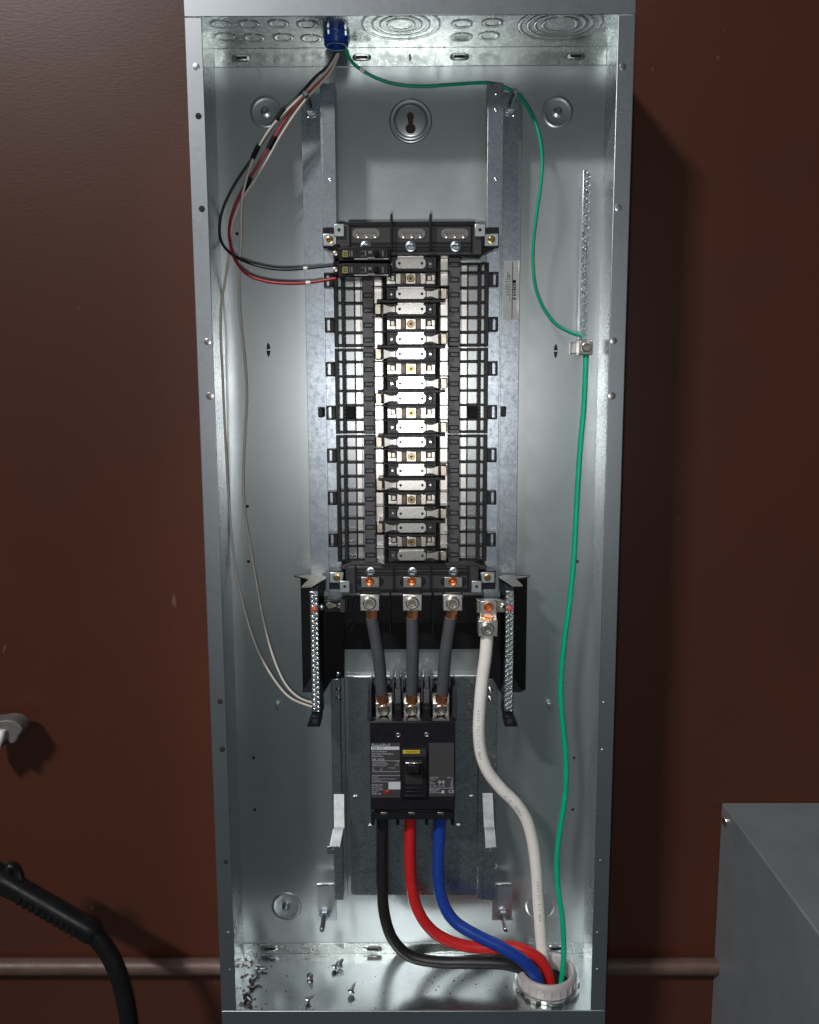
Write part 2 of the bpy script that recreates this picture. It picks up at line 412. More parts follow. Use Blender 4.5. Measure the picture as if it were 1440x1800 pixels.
knockout(985, 43, (34, 48, 60, 75), topw, ZT)

# embossed mounting dimples on the back panel
def dimple(px, py, rpx, bolt=True):
    c = at(px, py, 0); r = msize(rpx, py, 0)
    MB().lathe(c, FR, [(r * 1.10, 0.0001), (r * 1.0, 0.0012), (r * 0.92, 0.0014), (r * 0.84, 0.0009), (r * 0.74, 0.0006), (r * 0.05, 0.0006)], 40, cap=False).build('mounting_dimple', 'panel', enc)
    if bolt:
        b = MB().lathe(c + FR * 0.0008, FR, [(r * 0.34, 0), (r * 0.33, 0.002), (r * 0.20, 0.003), (r * 0.19, 0.006), (r * 0.14, 0.0068)], 14).build('dimple_bolt', 'zinc', enc)
dimple(467, 197, 25); dimple(980, 197, 25); dimple(504, 1593, 24); dimple(950, 1592, 24)
c = at(722, 213, 0); r = msize(38, 213, 0)
kh = MB().lathe(c, FR, [(r, 0.0001), (r * 0.95, 0.0014), (r * 0.90, 0.0016), (r * 0.84, 0.0010), (r * 0.78, 0.0012), (r * 0.71, 0.0030), (r * 0.66, 0.0034), (r * 0.01, 0.0034)], 48, cap=False).build('keyhole_boss', 'panel', enc)
k = MB(); n = 16; pts = []
for i in range(n + 1):
    a = math.radians(115 + 310 * i / n); pts.append((722 + 9 * math.cos(a), 226 - 9 * math.sin(a)))
for i in range(n + 1):
    a = math.radians(-5 + 190 * i / n); pts.append((721.5 + 6 * math.cos(a), 203 - 6 * math.sin(a)))
k.prism(pts, 0.0038, 0.0035); k.build('keyhole_slot', 'keyhole', kh)
# lanced slots, tabs and small holes
for px, py in ((472, 615), (977, 617)):
    k = MB().lathe(at(px, py, 0.0), FR, [(0.006, 0.0001), (0.0055, 0.0006)], 16)
    for v in k.v: v.x = ORG[bp].x + at(px, py, 0).x + (v.x - at(px, py, 0).x) * 0.42; v.z = at(px, py, 0).z + (v.z - at(px, py, 0).z) * 1.55
    sl = k.build('lanced_slot', 'hole', enc)
    MB().cb(at(px, py, 0.001), 0.0045, 0.0018, 0.0016).build('slot_bridge', 'zinc', sl)
for px, py in ((488, 1241), (965, 1241)):
    MB().cb(at(px, py, 0.004), 0.0045, 0.009, 0.010).build('lanced_tab', 'steel', enc, bevel=0.0006)
for px, py in ((417, 411), (435, 890), (437, 987), (446, 1332), (448, 1423), (1015, 987), (1009, 1332), (1007, 1423)):
    MB().cyl(at(px, py, 0.0001), FR, 0.0023, 0.0004, 12).build('pilot_hole', 'hole', enc)
# plugs and holes in the front flanges
def disc(px, py, rpx, mat, par, name, h=0.0005):
    c = at(px, py, DP + 0.0012); r = msize(rpx, py, DP)
    MB().lathe(c, FR, [(r, -0.0004), (r, h * 0.7), (r * 0.9, h)], 18).build(name, mat, par)
for px, py, r, m in ((345, 117, 6, 'zinc'), (349, 204, 5.5, 'hole'), (355, 367, 5.5, 'hole'), (365, 601, 6, 'tin'), (369, 696, 6.5, 'tin'), (387, 1233, 5, 'hole'), (391, 1317, 5, 'hole'),
                    (397, 1515, 4, 'hole'), (401, 1643, 5.5, 'tin'), (404, 1706, 3, 'zinc')):
    disc(px, py, r, m, lips[-1], 'screw_hole' if m == 'hole' else 'flange_plug')
for px, py, r, m in ((1095, 117, 6, 'tin'), (1095, 196, 2.5, 'zinc'), (1087, 365, 6, 'zinc'), (1079, 599, 6, 'tin'), (1076, 696, 6.5, 'tin'), (1062, 1236, 3, 'zinc'), (1060, 1320, 4, 'zinc'), (1057, 1516, 5, 'tin'), (1052, 1643, 5.5, 'tin'), (1051, 1707, 5, 'tin')):
    disc(px, py, r, m, lips[1], 'flange_plug')
# threaded studs that carry the interior
def stud(px, py, tx, ty, dn, label):
    a = at(px, py, dn); L = 0.006
    e = empty('mounting_stud', (a.x, 0, a.z), label, 'bolt', 'threaded studs welded to the back panel')
    prof = []; h = 0.0; dt = at(tx, ty, dn)
    tip = 0.062 if py > 900 else 0.082
    while h < tip: prof += [(0.0036, h), (0.0031, h + 0.0008)]; h += 0.0016
    MB().lathe((a.x, 0, a.z), FR, prof + [(0.0026, tip)], 12).build('threaded_rod', 'steel', e)
    MB().lathe((a.x, -dn, a.z), FR, [(0.0095, 0), (0.0095, 0.0015)], 20).build('washer', 'zinc', e)
    MB().lathe((a.x, -dn - 0.0015, a.z), FR, [(0.0068, 0), (0.0072, 0.0006), (0.0072, 0.0050), (0.0064, 0.0056)], 6).build('hex_nut', 'zinc', e)
stud(546, 189, 535, 158, 0.026, 'threaded stud and nut at top of left rail, beside thin wires')
stud(897, 186, 905, 155, 0.026, 'threaded stud and nut at top of right rail, by green wire')
stud(571, 1606, 565, 1645, 0.022, 'threaded stud and nut below breaker pan, left of black cable')
stud(884, 1606, 888, 1645, 0.022, 'threaded stud and nut below breaker pan, right of blue cable')

# ================================================================== PANELBOARD INTERIOR
inr = empty('panelboard_interior', (0, 0, at(720, 1000, 0.06).z), 'black plastic and tin busbar interior with spangled steel rails', 'panelboard')
DF, DL = 0.060, 0.022
zr_t = at(570, 147, DF).z; zr_b = at(570, 1052, DF).z
def X(px, d): return at(px, 730, d).x
for s, a, b, c_, e in ((-1, 574, 597, 541, 572), (1, 877, 853, 911, 879)):
    xi, xo = X(a, DF), X(b, DF); f0, f1 = X(c_, DL), X(e, DL)
    r = MB().box((xi, -DF, zr_t), (xo, -DF + 0.0016, zr_b)).build('rail_face', 'rail', inr, bevel=0.0004)
    MB().box((xi, -DF - 0.0003, zr_t), (xi + s * 0.0016, -DL, zr_b)).build('rail_web', 'rail', inr)
    MB().box((xo, -DF + 0.0016, zr_t), (xo + s * 0.0014, -DL - 0.006, zr_b)).build('rail_web', 'rail', inr)
    MB().box((xi + s * 0.0016, -DL, zr_t), (f0, -DL + 0.0016, zr_b)).build('rail_flange', 'rail', inr, bevel=0.0004)
    for py in ((164, 193, 315) if s > 0 else (316,)):
        MB().lathe(at(872 if s > 0 else 580, py, DF), FR, [(0.0022, 0), (0.002, 0.0006), (0.001, 0.001)], 10).build('rail_rivet', 'steel', r)
    MB().lathe(at(903 if s > 0 else 541, 202 if s > 0 else 204, DL), FR, [(0.0022, 0), (0.002, 0.0006), (0.001, 0.001)], 10).build('rail_rivet', 'steel', r)
    # foot tab on the lower stud
    MB().pb(*((557, 1556, 592, 1618) if s < 0 else (865, 1556, 900, 1618)), 0.0215, 0.0195).build('rail_foot', 'panel', inr, bevel=0.0005)
    MB().pb(*((557, 1554, 590, 1557.5) if s < 0 else (866, 1554, 899, 1557.5)), 0.0235, 0.0195).build('foot_edge', 'steel', inr, bevel=0.0004)
# pan behind the bus
MB().pb(586, 452, 866, 1046, 0.056, 0.054).build('bus_pan', 'buspan', inr)

D_ROW = 0.095
z0 = at(722, 463, D_ROW).z; z20 = at(722, 977, D_ROW).z; PZ = (z0 - z20) / 20
def ZR(i): return z0 - PZ * i
XC = (X(697, D_ROW) + X(749, D_ROW)) / 2
# centre insulator and vertical silver bars either side
def colbox(name, pa, pb_, d0, d1, r0, r1, mat, bevel=0.0005):
    return MB().box((X(pa, d1), -d1, ZR(r0)), (X(pb_, d1), -d0, ZR(r1))).build(name, mat, inr, bevel=bevel)
colbox('centre_insulator', 681, 767, 0.057, 0.080, -0.5, 20.6, 'charcoal')
for pa, pb_ in ((660, 673), (774, 787)): colbox('side_busbar', pa, pb_, 0.0565, 0.068, -0.55, 20.6, 'tin')
for pa, pb_ in ((674, 680), (768, 773)): colbox('insulator_rib', pa, pb_, 0.0565, 0.086, -0.5, 20.6, 'matte')
for pa, pb_ in ((626.5, 636.5), (810, 821)): colbox('side_busbar', pa, pb_, 0.0565, 0.0605, -0.4, 20.6, 'tin')
MODS = ((-0.45, 5.47), (5.58, 11.47), (11.58, 20.6))
for pa, pb_, s in ((639, 659, -1), (788, 808.5, 1)):
    for r0, r1 in MODS:
        cbx = colbox('breaker_hook_rail', pa, pb_, 0.0565, 0.086, r0, r1, 'hookplastic', 0.0008)
        for i in range(21):
            if r0 < i < r1 and not (s < 0 and i < 2):
                xc = (X(pa, 0.086) + X(pb_, 0.086)) / 2 ; zc = ZR(i) + (-0.0005)
                q = MB(); w, h, n_ = 0.0060, 0.0031, 6
                o1 = [(-w, -h), (w, -h), (w, h), (-w, h)]; o2 = [(-w + .0012, -h + .0012), (w - .0012, -h + .0012), (w - .0012, h - .0012), (-w + .0012, h - .0012)]
                vs = [Vector((xc + a, -0.0866, zc + b)) for a, b in o1 + o2] + [Vector((xc + a, -0.0858, zc + b)) for a, b in o1 + o2]
                q.add(vs, [(0, 1, 5, 4), (1, 2, 6, 5), (2, 3, 7, 6), (3, 0, 4, 7), (0, 1, 9, 8), (1, 2, 10, 9), (2, 3, 11, 10), (3, 0, 8, 11), (4, 5, 13, 12), (5, 6, 14, 13), (6, 7, 15, 14), (7, 4, 12, 15)])
                q.build('hook_slot', 'matte', cbx)
# side lattices
def lattice(s):
    if s < 0: xo0, xo1, xm0, xm1, xt0, xt1, xin = [X(p, 0.078) for p in (590, 596.5, 602.5, 609, 624, 626, 639)]
    else:     xo0, xo1, xm0, xm1, xt0, xt1, xin = [X(p, 0.078) for p in (857.5, 851, 845, 839, 822.7, 821, 809)]
    for r0, r1 in MODS:
        m = MB(); za, zb_ = ZR(r0 + (0.3 if r0 < 0 else 0)), ZR(r1)
        m.box((xo0, -0.078, za), (xo1, -0.062, zb_))
        m.box((xm0, -0.076, za), (xm1, -0.060, zb_))
        m.box((xt0, -0.074, za), (xt1, -0.060, zb_))
        i = math.ceil(r0)
        rows = [r0 + 0.10 + (0.25 if r0 < 0 else 0)] + [k + 0.5 for k in range(math.ceil(r0), math.floor(r1))] + [r1 - 0.10]
        for k in rows:
            z = ZR(k); m.box((xo1, -0.0772, z - 0.0014), (xm0, -0.064, z + 0.0014)); m.box((xm1, -0.0735, z - 0.0017), (xin, -0.062, z + 0.0017))
        la = m.build('side_lattice', 'black', inr, bevel=0.0004)
        # knurled strip down the middle of the lattice
        kk = MB(); z = za - 0.002; j = 0
        while z > zb_ + 0.002:
            xx = xm0 + (xm1 - xm0) * (0.3 if j % 2 else 0.7)
            kk.lathe((xx, -0.076, z), FR, [(0.0017, 0), (0.0010, 0.0016)], 6); z -= 0.0026; j += 1
        kk.build('knurled_strip', 'charcoal', la)
        for g in range(7):
            rr = 3 * g + 1
            if r0 < rr < r1:
                z = ZR(rr); a = xo0; b = a + s * 0.0115
                c = MB(); h = 0.0088
                c.box((a, -0.083, z + h - 0.0016), (b, -0.066, z + h)); c.box((a, -0.083, z - h), (b, -0.066, z - h + 0.0016))
                c.box((b - s * 0.0020, -0.083, z - h + 0.0016), (b, -0.066, z + h - 0.0016)); c.box((a, -0.080, z - h + .0016), (a + s * 0.0052, -0.066, z + h - .0016))
                c.build('snap_clip', 'black', inr, bevel=0.0004)
lattice(-1); lattice(1)
# lock bar and knobs on the middle row
for s, a, b, k0, k1 in ((-1, 606, 624, 560.5, 567), (1, 823, 842, 881, 889)):
    zz = ZR(10)
    MB().box((X(a, 0.0765), -0.0765, zz - 0.0075), (X(b, 0.0765), -0.060, zz + 0.0075)).build('lock_bar', 'matte', inr, bevel=0.0008)
    kx = (X(k0, 0.07) + X(k1, 0.07)) / 2
    MB().box((kx - 0.0032, -0.070, zz - 0.0062), (kx + 0.0032, -0.022, zz + 0.0062)).build('lock_knob', 'black', inr, bevel=0.0012)
# barriers between rows
def spansep(pa, pb_, k, h, d1, name, mat='black'):
    return MB().box((X(pa, d1), -d1, ZR(k) - h / 2), (X(pb_, d1), -0.062, ZR(k) + h / 2)).build(name, mat, inr, bevel=0.0003)
for i in range(20):
    if i % 3 == 2: spansep(664, 783, i + 0.52, 0.0032, 0.104, 'phase_barrier')
    else: spansep(655, 791, i + 0.5, 0.0011, 0.0925, 'row_barrier')
spansep(668, 783, 20.6, 0.0036, 0.102, 'phase_barrier')
# bus connectors
def chamfer_plate(cx, cz, w, h, ch, d0, d1):
    o = [(-w, -h + ch), (-w + ch, -h), (w - ch, -h), (w, -h + ch), (w, h - ch), (w - ch, h), (-w + ch, h), (-w, h - ch)]
    m = MB(); n = 8
    m.add([Vector((cx + a, -d1, cz + b)) for a, b in o] + [Vector((cx + a, -d0, cz + b)) for a, b in o],
          [tuple(range(n)), tuple(range(2 * n - 1, n - 1, -1))] + [(i, i + n, (i + 1) % n + n, (i + 1) % n) for i in range(n)])
    return m
PW, PH = 0.0186, 0.0064
plateA = plateB = stab = None
def make_A(i):
    c = Vector((XC, -D_ROW, ZR(i)))
    p = chamfer_plate(c.x, c.z, PW, PH, 0.0032, D_ROW - 0.003, D_ROW).build('bus_connector', 'tinrough', inr, origin=c, bevel=0.0004)
    q = MB().box((c.x - PW * 0.86, -D_ROW + 0.0022, c.z + PH + 0.0001), (c.x + PW * 0.86, -0.08, c.z + PH + 0.0022)).build('connector_fold', 'tin', p)
    for s in (-1, 1):
        MB().cyl(c + Vector((s * 0.0138, 0, 0)) + FR * 0.0001, FR, 0.0017, 0.0003, 10).build('rivet_hole', 'hole', p)
        e = MB().box((c.x + s * (PW + 0.0012), -0.090, c.z - 0.0058), (c.x + s * (PW + 0.0088), -0.080, c.z + 0.0058)).build('connector_pocket', 'charcoal', p, bevel=0.0006)
        MB().lathe(c + Vector((s * (PW + 0.0055), 0.0051, 0)), FR, [(0.0020, 0), (0.0014, 0.0006)], 8).build('pocket_pin', 'steel', p)
    return p
def make_B(i):
    c = Vector((XC, -D_ROW, ZR(i)))
    p = MB().cb(c + Vector((0, 0.002, 0)), 0.0124, 0.004, 0.0128).build('bus_connector', 'tin', inr, origin=c, bevel=0.0006)
    MB().lathe(c, FR, [(0.0048, 0), (0.0048, 0.0016), (0.0040, 0.0024), (0.0026, 0.0024), (0.0022, 0.0014)], 18).build('bronze_screw', 'bronze', p)
    MB().cyl(c + FR * 0.0016, FR, 0.0016, 0.0001, 12).build('screw_recess', 'hole', p)
    for s in (-1, 1):
        MB().cb(c + Vector((s * 0.0098, 0.0045, 0)), 0.0056, 0.006, 0.0112).build('connector_arm', 'recess', p)
        MB().cb(c + Vector((s * 0.0153, 0.0030, 0)), 0.0062, 0.006, 0.0128).build('connector_arm', 'tin', p, bevel=0.0005)
        MB().cyl(c + Vector((s * 0.0153, 0, 0)) + FR * 0.0001, FR, 0.0013, 0.0003, 10).build('rivet_hole', 'tindark', p)
        m = MB(); x0 = c.x + s * 0.0188; x1 = c.x + s * 0.0298
        m.box((x0, -0.0905, c.z - 0.0062), (x1, -0.083, c.z - 0.0020)); m.box((x1 - s * 0.0040, -0.0905, c.z - 0.0020), (x1, -0.083, c.z + 0.0052))
        m.build('connector_hook', 'tin', p, bevel=0.0005)
        MB().box((x0 + s * 0.002, -0.0885, c.z - 0.0012), (x1 - s * 0.0050, -0.083, c.z + 0.0040)).build('connector_latch', 'tindark', p)
    return p
def make_stab(i, s):
    c = Vector((XC + s * PW, -D_ROW, ZR(i)))
    m = MB(); ws = [(0.001, 0.0036, 0.0935), (0.005, 0.0028, 0.0938), (0.0085, 0.0034, 0.0942), (0.0150, 0.0058, 0.0950), (0.0172, 0.0060, 0.0935), (0.0178, 0.0060, 0.080)]
    vs = []
    for dx, hh, d in ws:
        for k in (-1, 1): vs.append(Vector((c.x + s * dx, -d, c.z + k * hh)))
    for dx, hh, d in ws:
        for k in (-1, 1): vs.append(Vector((c.x + s * dx, -d + 0.0014, c.z + k * hh)))
    n = len(ws); fs = []
    for j in range(n - 1):
        a = 2 * j; b = a + 2 * n
        fs += [(a, a + 1, a + 3, a + 2), (b, b + 2, b + 3, b + 1), (a, a + 2, b + 2, b), (a + 1, b + 1, b + 3, a + 3)]
    fs += [(0, 2 * n, 2 * n + 1, 1), (2 * n - 2, 2 * n - 1, 4 * n - 1, 4 * n - 2)]
    m.add(vs, fs)
    st = m.build('plug_on_stab', 'tin', inr, origin=c)
    MB().box((c.x + s * 0.0182, -0.096, c.z - 0.0066), (c.x + s * 0.0262, -0.066, c.z + 0.0066)).build('stab_end', 'tindark', st, bevel=0.0010)
    return st
A0 = B0 = None; ST = {}
for i in range(21):
    w = Vector((XC, -D_ROW, ZR(i)))
    if i % 3 == 1:
        if B0 is None: B0 = make_B(i)
        else: dup(B0, w, inr)
    else:
        if A0 is None: A0 = make_A(i)
        else: dup(A0, w, inr)
        s = -1 if i % 3 == 0 else 1
        if i == 0: continue
        if s not in ST: ST[s] = make_stab(i, s)
        else: dup(ST[s], w + Vector((s * PW, 0, 0)), inr)

# end caps
DC = 0.098
tc = MB().pb(590, 394, 848, 449, DC, 0.056).build('top_end_cap', 'charcoal', inr, bevel=0.0016)
MB().pb(612, 390, 836, 397, DC + 0.002, 0.056).build('cap_ridge', 'black', tc, bevel=0.0008)
for y0, y1 in ((426, 429), (433, 435), (438, 442)): MB().pb(616, y0, 828, y1, DC + 0.0015, DC - 0.004).build('cap_ridge', 'black', tc, bevel=0.0004)
for px in (688, 757): MB().pb(px - 2.2, 376, px + 2.2, 440, DC + 0.010, 0.056).build('cap_fin', 'black', tc, bevel=0.0008)
for px in (615, 829): MB().pb(px - 1.2, 396, px + 1.2, 444, DC + 0.003, DC - 0.01).build('cap_fin', 'matte', tc, bevel=0.0004)
def stadium(px, py, w, h, df, db):
    pts = []
    for i in range(9): a = math.radians(-90 + 22.5 * i); pts.append((px + w / 2 - h / 2 + h / 2 * math.cos(a), py - h / 2 * math.sin(a)))
    for i in range(9): a = math.radians(90 + 22.5 * i); pts.append((px - w / 2 + h / 2 + h / 2 * math.cos(a), py - h / 2 * math.sin(a)))
    return MB().prism(pts, df, db)
for px in (644, 724, 800):
    w_ = stadium(px, 411, 49, 19, DC + 0.0010, DC - 0.002).build('inspection_window', 'smoke', tc, bevel=0.0006)
    MB().pb(px - 18, 407, px + 17, 410.5, DC + 0.0014, DC).build('window_bar', 'lever', w_)
    for k in (-15, 0, 15): MB().lathe(at(px + k, 415.5, DC + 0.001), FR, [(0.0024, 0), (0.0020, 0.0008), (0.001, 0.001)], 10).build('window_rivet', 'tin', w_)
def hexscrew(px, py, rpx, d, mat, par, h=0.004, slot=True):
    c = at(px, py, d); r = msize(rpx, py, d)
    o = MB().lathe(c, FR, [(r, 0), (r, h * 0.3), (r * 0.84, h * 0.35), (r * 0.82, h * 0.9), (r * 0.62, h), (r * 0.5, h * 0.82), (0.0003, h * 0.8)], 18).build('cap_screw', mat, par)
    if slot: MB().cb(c + FR * h, r * 1.3, 0.0006, r * 0.22).build('screw_slot', 'hole', par)
    return o
for px in (643, 722, 801): hexscrew(px, 433, 9, DC + 0.001, 'zinc', tc, 0.0045)
for px, s in ((596, -1), (844, 1)):
    MB().pb(px - 9.5, 393, px + 9.5, 416, DC + 0.004, DC + 0.0022).build('cap_bracket', 'panel', tc, bevel=0.0014)
    MB().cyl(at(px, 404, DC + 0.0041), FR, 0.0021, 0.0003, 12).build('bracket_hole', 'hole', tc)
    bx = 580 if s < 0 else 864
    MB().pb(bx - 13, 400, bx + 13, 436, 0.0885, 0.062).build('corner_post', 'black', tc, bevel=0.0010)
    MB().pb(bx - 13, 410, bx + 13, 433, 0.092, 0.0890).build('cap_bracket', 'panel', tc, bevel=0.0012)
    hexscrew(bx, 421, 6.5, 0.092, 'brass', tc, 0.003)
    MB().prism([(bx + s * 12, 434), (bx - s * 26, 434), (bx - s * 26, 452), (bx - s * 18, 447)], 0.0870, 0.060).build('corner_gusset', 'black', tc, bevel=0.0008)
bc = MB().pb(610, 995, 842, 1042, DC, 0.056).build('bottom_end_cap', 'charcoal', inr, bevel=0.0016)
MB().prism([(598, 996), (618, 989), (834, 989), (856, 996), (856, 1001), (598, 1001)], 0.0930, 0.060).build('cap_shoulder', 'charcoal', bc, bevel=0.0008)
for y0, y1 in ((999, 1001), (1005, 1007), (1009, 1011), (1035, 1040)): MB().pb(626, y0, 822, y1, DC + 0.0016, DC - 0.004).build('cap_ridge', 'black', bc, bevel=0.0004)
for px in (625, 692, 757, 823): MB().pb(px - 1.6, 996, px + 1.6, 1040, DC + 0.004, DC - 0.01).build('cap_fin', 'black', bc, bevel=0.0005)
for px in (651, 725, 797):
    stadium(px + 0.5, 1022.5, 46, 17, DC + 0.0008, DC - 0.004).build('inspection_window', 'black', bc, bevel=0.0006)
    hexscrew(px, 1005, 8, DC + 0.002, 'zinc', bc, 0.0045)
for s, bx, hx in ((-1, 592, 606), (1, 857, 838)):
    MB().pb(bx - 14, 1004, bx + 14, 1036, 0.0885, 0.062).build('corner_post', 'black', bc, bevel=0.0010)
    MB().prism([(bx - 13, 1006), (bx + 13, 1006), (bx + (13 if s > 0 else 10), 1025), (bx - (13 if s < 0 else 10), 1025)], 0.092, 0.0890).build('cap_bracket', 'panel', bc, bevel=0.0010)
    hexscrew(bx, 1015, 6, 0.092, 'brass', bc, 0.003)
    MB().pb(hx - 9, 1021, hx + 9, 1042, DC + 0.006, DC + 0.0042).build('cap_bracket', 'panel', bc, bevel=0.0014)
    MB().cyl(at(hx, 1031, DC + 0.0061), FR, 0.0020, 0.0003, 12).build('bracket_hole', 'hole', bc)
# black skirt behind the main lugs
MB().pb(604, 1040, 848, 1096, 0.050, 0.030).build('skirt_plate', 'black', inr, bevel=0.0008)
MB().pb(604, 1094, 848, 1141, 0.030, 0.026).build('skirt_plate', 'matte', inr)
for px in (686, 761): MB().pb(px - 1.5, 1038, px + 1.5, 1116, 0.082, 0.045).build('skirt_fin', 'black', inr, bevel=0.0005)
for pts in ([(634, 1050), (638, 1050), (618, 1108), (612, 1124)], [(628, 1048), (631, 1048), (611, 1100), (608, 1100)], [(812, 1050), (816, 1050), (838, 1124), (832, 1108)], [(820, 1048), (823, 1048), (842, 1100), (839, 1100)]):
    MB().prism(pts, 0.070, 0.052).build('skirt_brace', 'black', inr, bevel=0.0004)
# rating label on the right rail
lab = MB().pb(886, 458, 912, 562, DL + 0.0005, DL + 0.00002).build('rating_label', 'paper', None)
tag(lab, 'narrow white paper rating label with grey print on right rail', 'label')
for x0, y0, x1, y1, m in ((892, 478, 894, 520, 'greyprint'), (895.5, 482, 897, 530, 'greyprint'), (889.5, 490, 890.5, 520, 'greyprint'), (902, 492, 907, 498, 'matte'), (902, 499, 907, 521, 'greyprint'), (902, 523, 907, 527, 'greyprint'), (909, 460, 910.5, 477, 'greyprint'), (900.6, 460, 901, 560, 'greyprint')):
    q = MB(); n_ = 5
    if m == 'greyprint' and y1 - y0 > 12 and x1 - x0 > 0.8:
        y = y0
        while y < y1: q.pb(x0, y, x1, min(y1, y + random.uniform(1.5, 4)), DL + 0.0006, DL + 0.0004); y += random.uniform(3.5, 5.5)
    else: q.pb(x0, y0, x1, y1, DL + 0.0006, DL + 0.0004)
    q.build('printed_line', m, lab)

# ================================================================== MAIN LUGS (on the interior)
def hexbolt(px, py, rpx, d, par, mat='lug', h=0.006):
    c = at(px, py, d); r = msize(rpx, py, d)
    b = MB().lathe(c, FR, [(r, 0), (r, h * 0.55), (r * 0.93, h * 0.72), (r * 0.84, h * 0.78), (r * 0.78, h), (r * 0.60, h), (r * 0.56, h * 0.35)], 26, cap=False).build('lug_bolt', mat, par)
    MB().lathe(c + FR * (h * 0.3), FR, [(r * 0.575, 0), (r * 0.55, 0.0004)], 6).build('hex_socket', 'tindark', par)
    return b
def strands(par, a, b, r, turns=0.35, n=12):     # bare copper strands between two points
    m = MB(); a = Vector(a); b = Vector(b); ax = (b - a).normalized(); u = ax.orthogonal().normalized(); t = ax.cross(u)
    for k in range(n):
        pts = []
        for j in range(5):
            th = 2 * math.pi * k / n + turns * j / 4 * 2
            pts.append(a.lerp(b, j / 4) + (u * math.cos(th) + t * math.sin(th)) * (r * 0.86))
        m.tube(pts, r * 0.24, 6, 2)
    m.tube([a, b], r * 0.74, 10, 1)
    return m.build('bare_copper_strands', 'copper', par)
MAINX = ((651, 650, 655, 672), (725, 725, 725, 723), (797, 796, 791, 776))
names = ('left', 'middle', 'right')
for (px, lx, sx, bx), nm in zip(MAINX, names):
    c = at(lx, 1059, 0.104)
    e = empty('main_lug', (c.x, -0.06, c.z), 'tin box lug with big bolt, %s of the three main lugs' % nm, 'lug', 'main lugs above the grey jumper cables')
    MB().pb(px - 16, 1014.5, px + 16, 1032.5, DC + 0.0032, DC + 0.0014).build('lug_tongue', 'tin', e, bevel=0.0005)
    MB().lathe(at(px - 1, 1022, DC + 0.0032), FR, [(0.0060, 0), (0.0060, 0.0012), (0.0048, 0.0024), (0.0020, 0.0020), (0.0015, 0.0030), (0.0003, 0.0032)], 20).build('rivet', 'orange', e)
    MB().pb(lx - 14, 1040, lx + 14, 1049, 0.094, 0.080).build('lug_neck', 'tindark', e, bevel=0.0005)
    MB().pb(lx - 17, 1045, lx + 17, 1074, 0.104, 0.080).build('lug_body', 'lug', e, bevel=0.0009)
    hexbolt(lx, 1059.5, 12, 0.104, e)
# ================================================================== MAIN BREAKER AND ITS PAN
pan = empty('breaker_mounting_pan', at(720, 1580, 0.02), 'dark spangled steel pan carrying the main circuit breaker', 'mounting pan')
DPN = 0.030
MB().pb(612, 1191, 840, 1573, DPN, DPN - 0.0015).build('pan_plate', 'pan', pan)
MB().pb(609, 1189, 843, 1192.5, DPN + 0.0035, DPN - 0.0015).build('pan_top_edge', 'steel', pan, bevel=0.0006)
m = MB(); a, b = at(606, 1141, 0.012), at(846, 1190, DPN)
w = [at(606, 1141, 0.0235), at(846, 1141, 0.0235), at(846, 1163, 0.0225), at(606, 1163, 0.0225), at(846, 1190, 0.0240), at(606, 1190, 0.0240)]
m.add(w + [v + Vector((0, 0.0014, 0)) for v in w], [(0, 1, 2, 3), (3, 2, 4, 5), (6, 9, 8, 7), (9, 11, 10, 8), (0, 6, 7, 1), (5, 4, 10, 11), (0, 3, 9, 6), (3, 5, 11, 9), (1, 7, 8, 2), (2, 8, 10, 4)])
m.build('pan_apron', 'panel', pan)
for s, x0, x1, r0, r1 in ((-1, 581, 604, 605, 611), (1, 848, 871, 841, 847)):
    fl = MB().pb(x0, 1193, x1, 1582, DPN - 0.002, DPN - 0.014).build('pan_flange', 'pan', pan, bevel=0.0010)
    MB().pb(r0, 1192, r1, 1580, DPN + 0.0015, DPN - 0.008).build('pan_rib', 'pan', pan, bevel=0.0014)
    bx_ = 595 if s < 0 else 862
    for py in (1212, 1228): MB().lathe(at(bx_, py, DPN - 0.002), FR, [(0.0042, 0), (0.0038, 0.002), (0.002, 0.003), (0.0012, 0.006), (0.0004, 0.0062)], 12).build('pan_rivet', 'steel', fl)
    for k in range(11): MB().lathe(at(597 if s < 0 else 862, 1247 + k * 9, DPN - 0.002), FR, [(0.0010, 0), (0.0005, 0.0008)], 6).build('weld_spot', 'steel', fl)
    # bent hold-down arm
    if s < 0: pts = [at(596, 1396, 0.030), at(596, 1425, 0.042), at(596.5, 1454, 0.054), at(594, 1459, 0.0565), at(588, 1489, 0.069)]; ex, ey = 585, 1496
    else: pts = [at(857, 1394, 0.030), at(858.5, 1425, 0.042), at(860, 1454, 0.054), at(861, 1459, 0.0565), at(863, 1489, 0.069)]; ex, ey = 863, 1498
    arm = MB().ribbon(pts, msize(18, 1440, 0.04), 0.0016).build('hold_down_arm', 'arm', pan, smoothing=False)
    MB().pb(ex - 10, ey - 8, ex + 10, ey + 6, 0.0710, 0.0695).build('arm_foot', 'pan', arm, bevel=0.0005)
    MB().cyl(at(ex, ey, 0.0711), FR, 0.0026, 0.0004, 12).build('foot_hole', 'tin', arm)
    # black tab with window and dome nut above the flange
    tx = 591 if s < 0 else 863
    MB().pb(tx - 14, 1140, tx + 14, 1192, 0.034, 0.018).build('support_tab', 'matte', pan, bevel=0.0010)
    MB().pb(tx - 9, 1149, tx + 9, 1174, 0.0352, 0.033).build('tab_window', 'panel', pan, bevel=0.0012)
    MB().lathe(at(tx + 3, 1183, 0.034), FR, [(0.0052, 0), (0.0049, 0.002), (0.0036, 0.0038), (0.0015, 0.0047)], 14).build('dome_nut', 'steel', pan)
for px, py in ((652, 1451), (806, 1451), (625, 1400), (828, 1400)):
    MB().cb(at(px, py, DPN + 0.0012), 0.006, 0.0024, 0.0022).build('lanced_tab', 'steel', pan, bevel=0.0004)

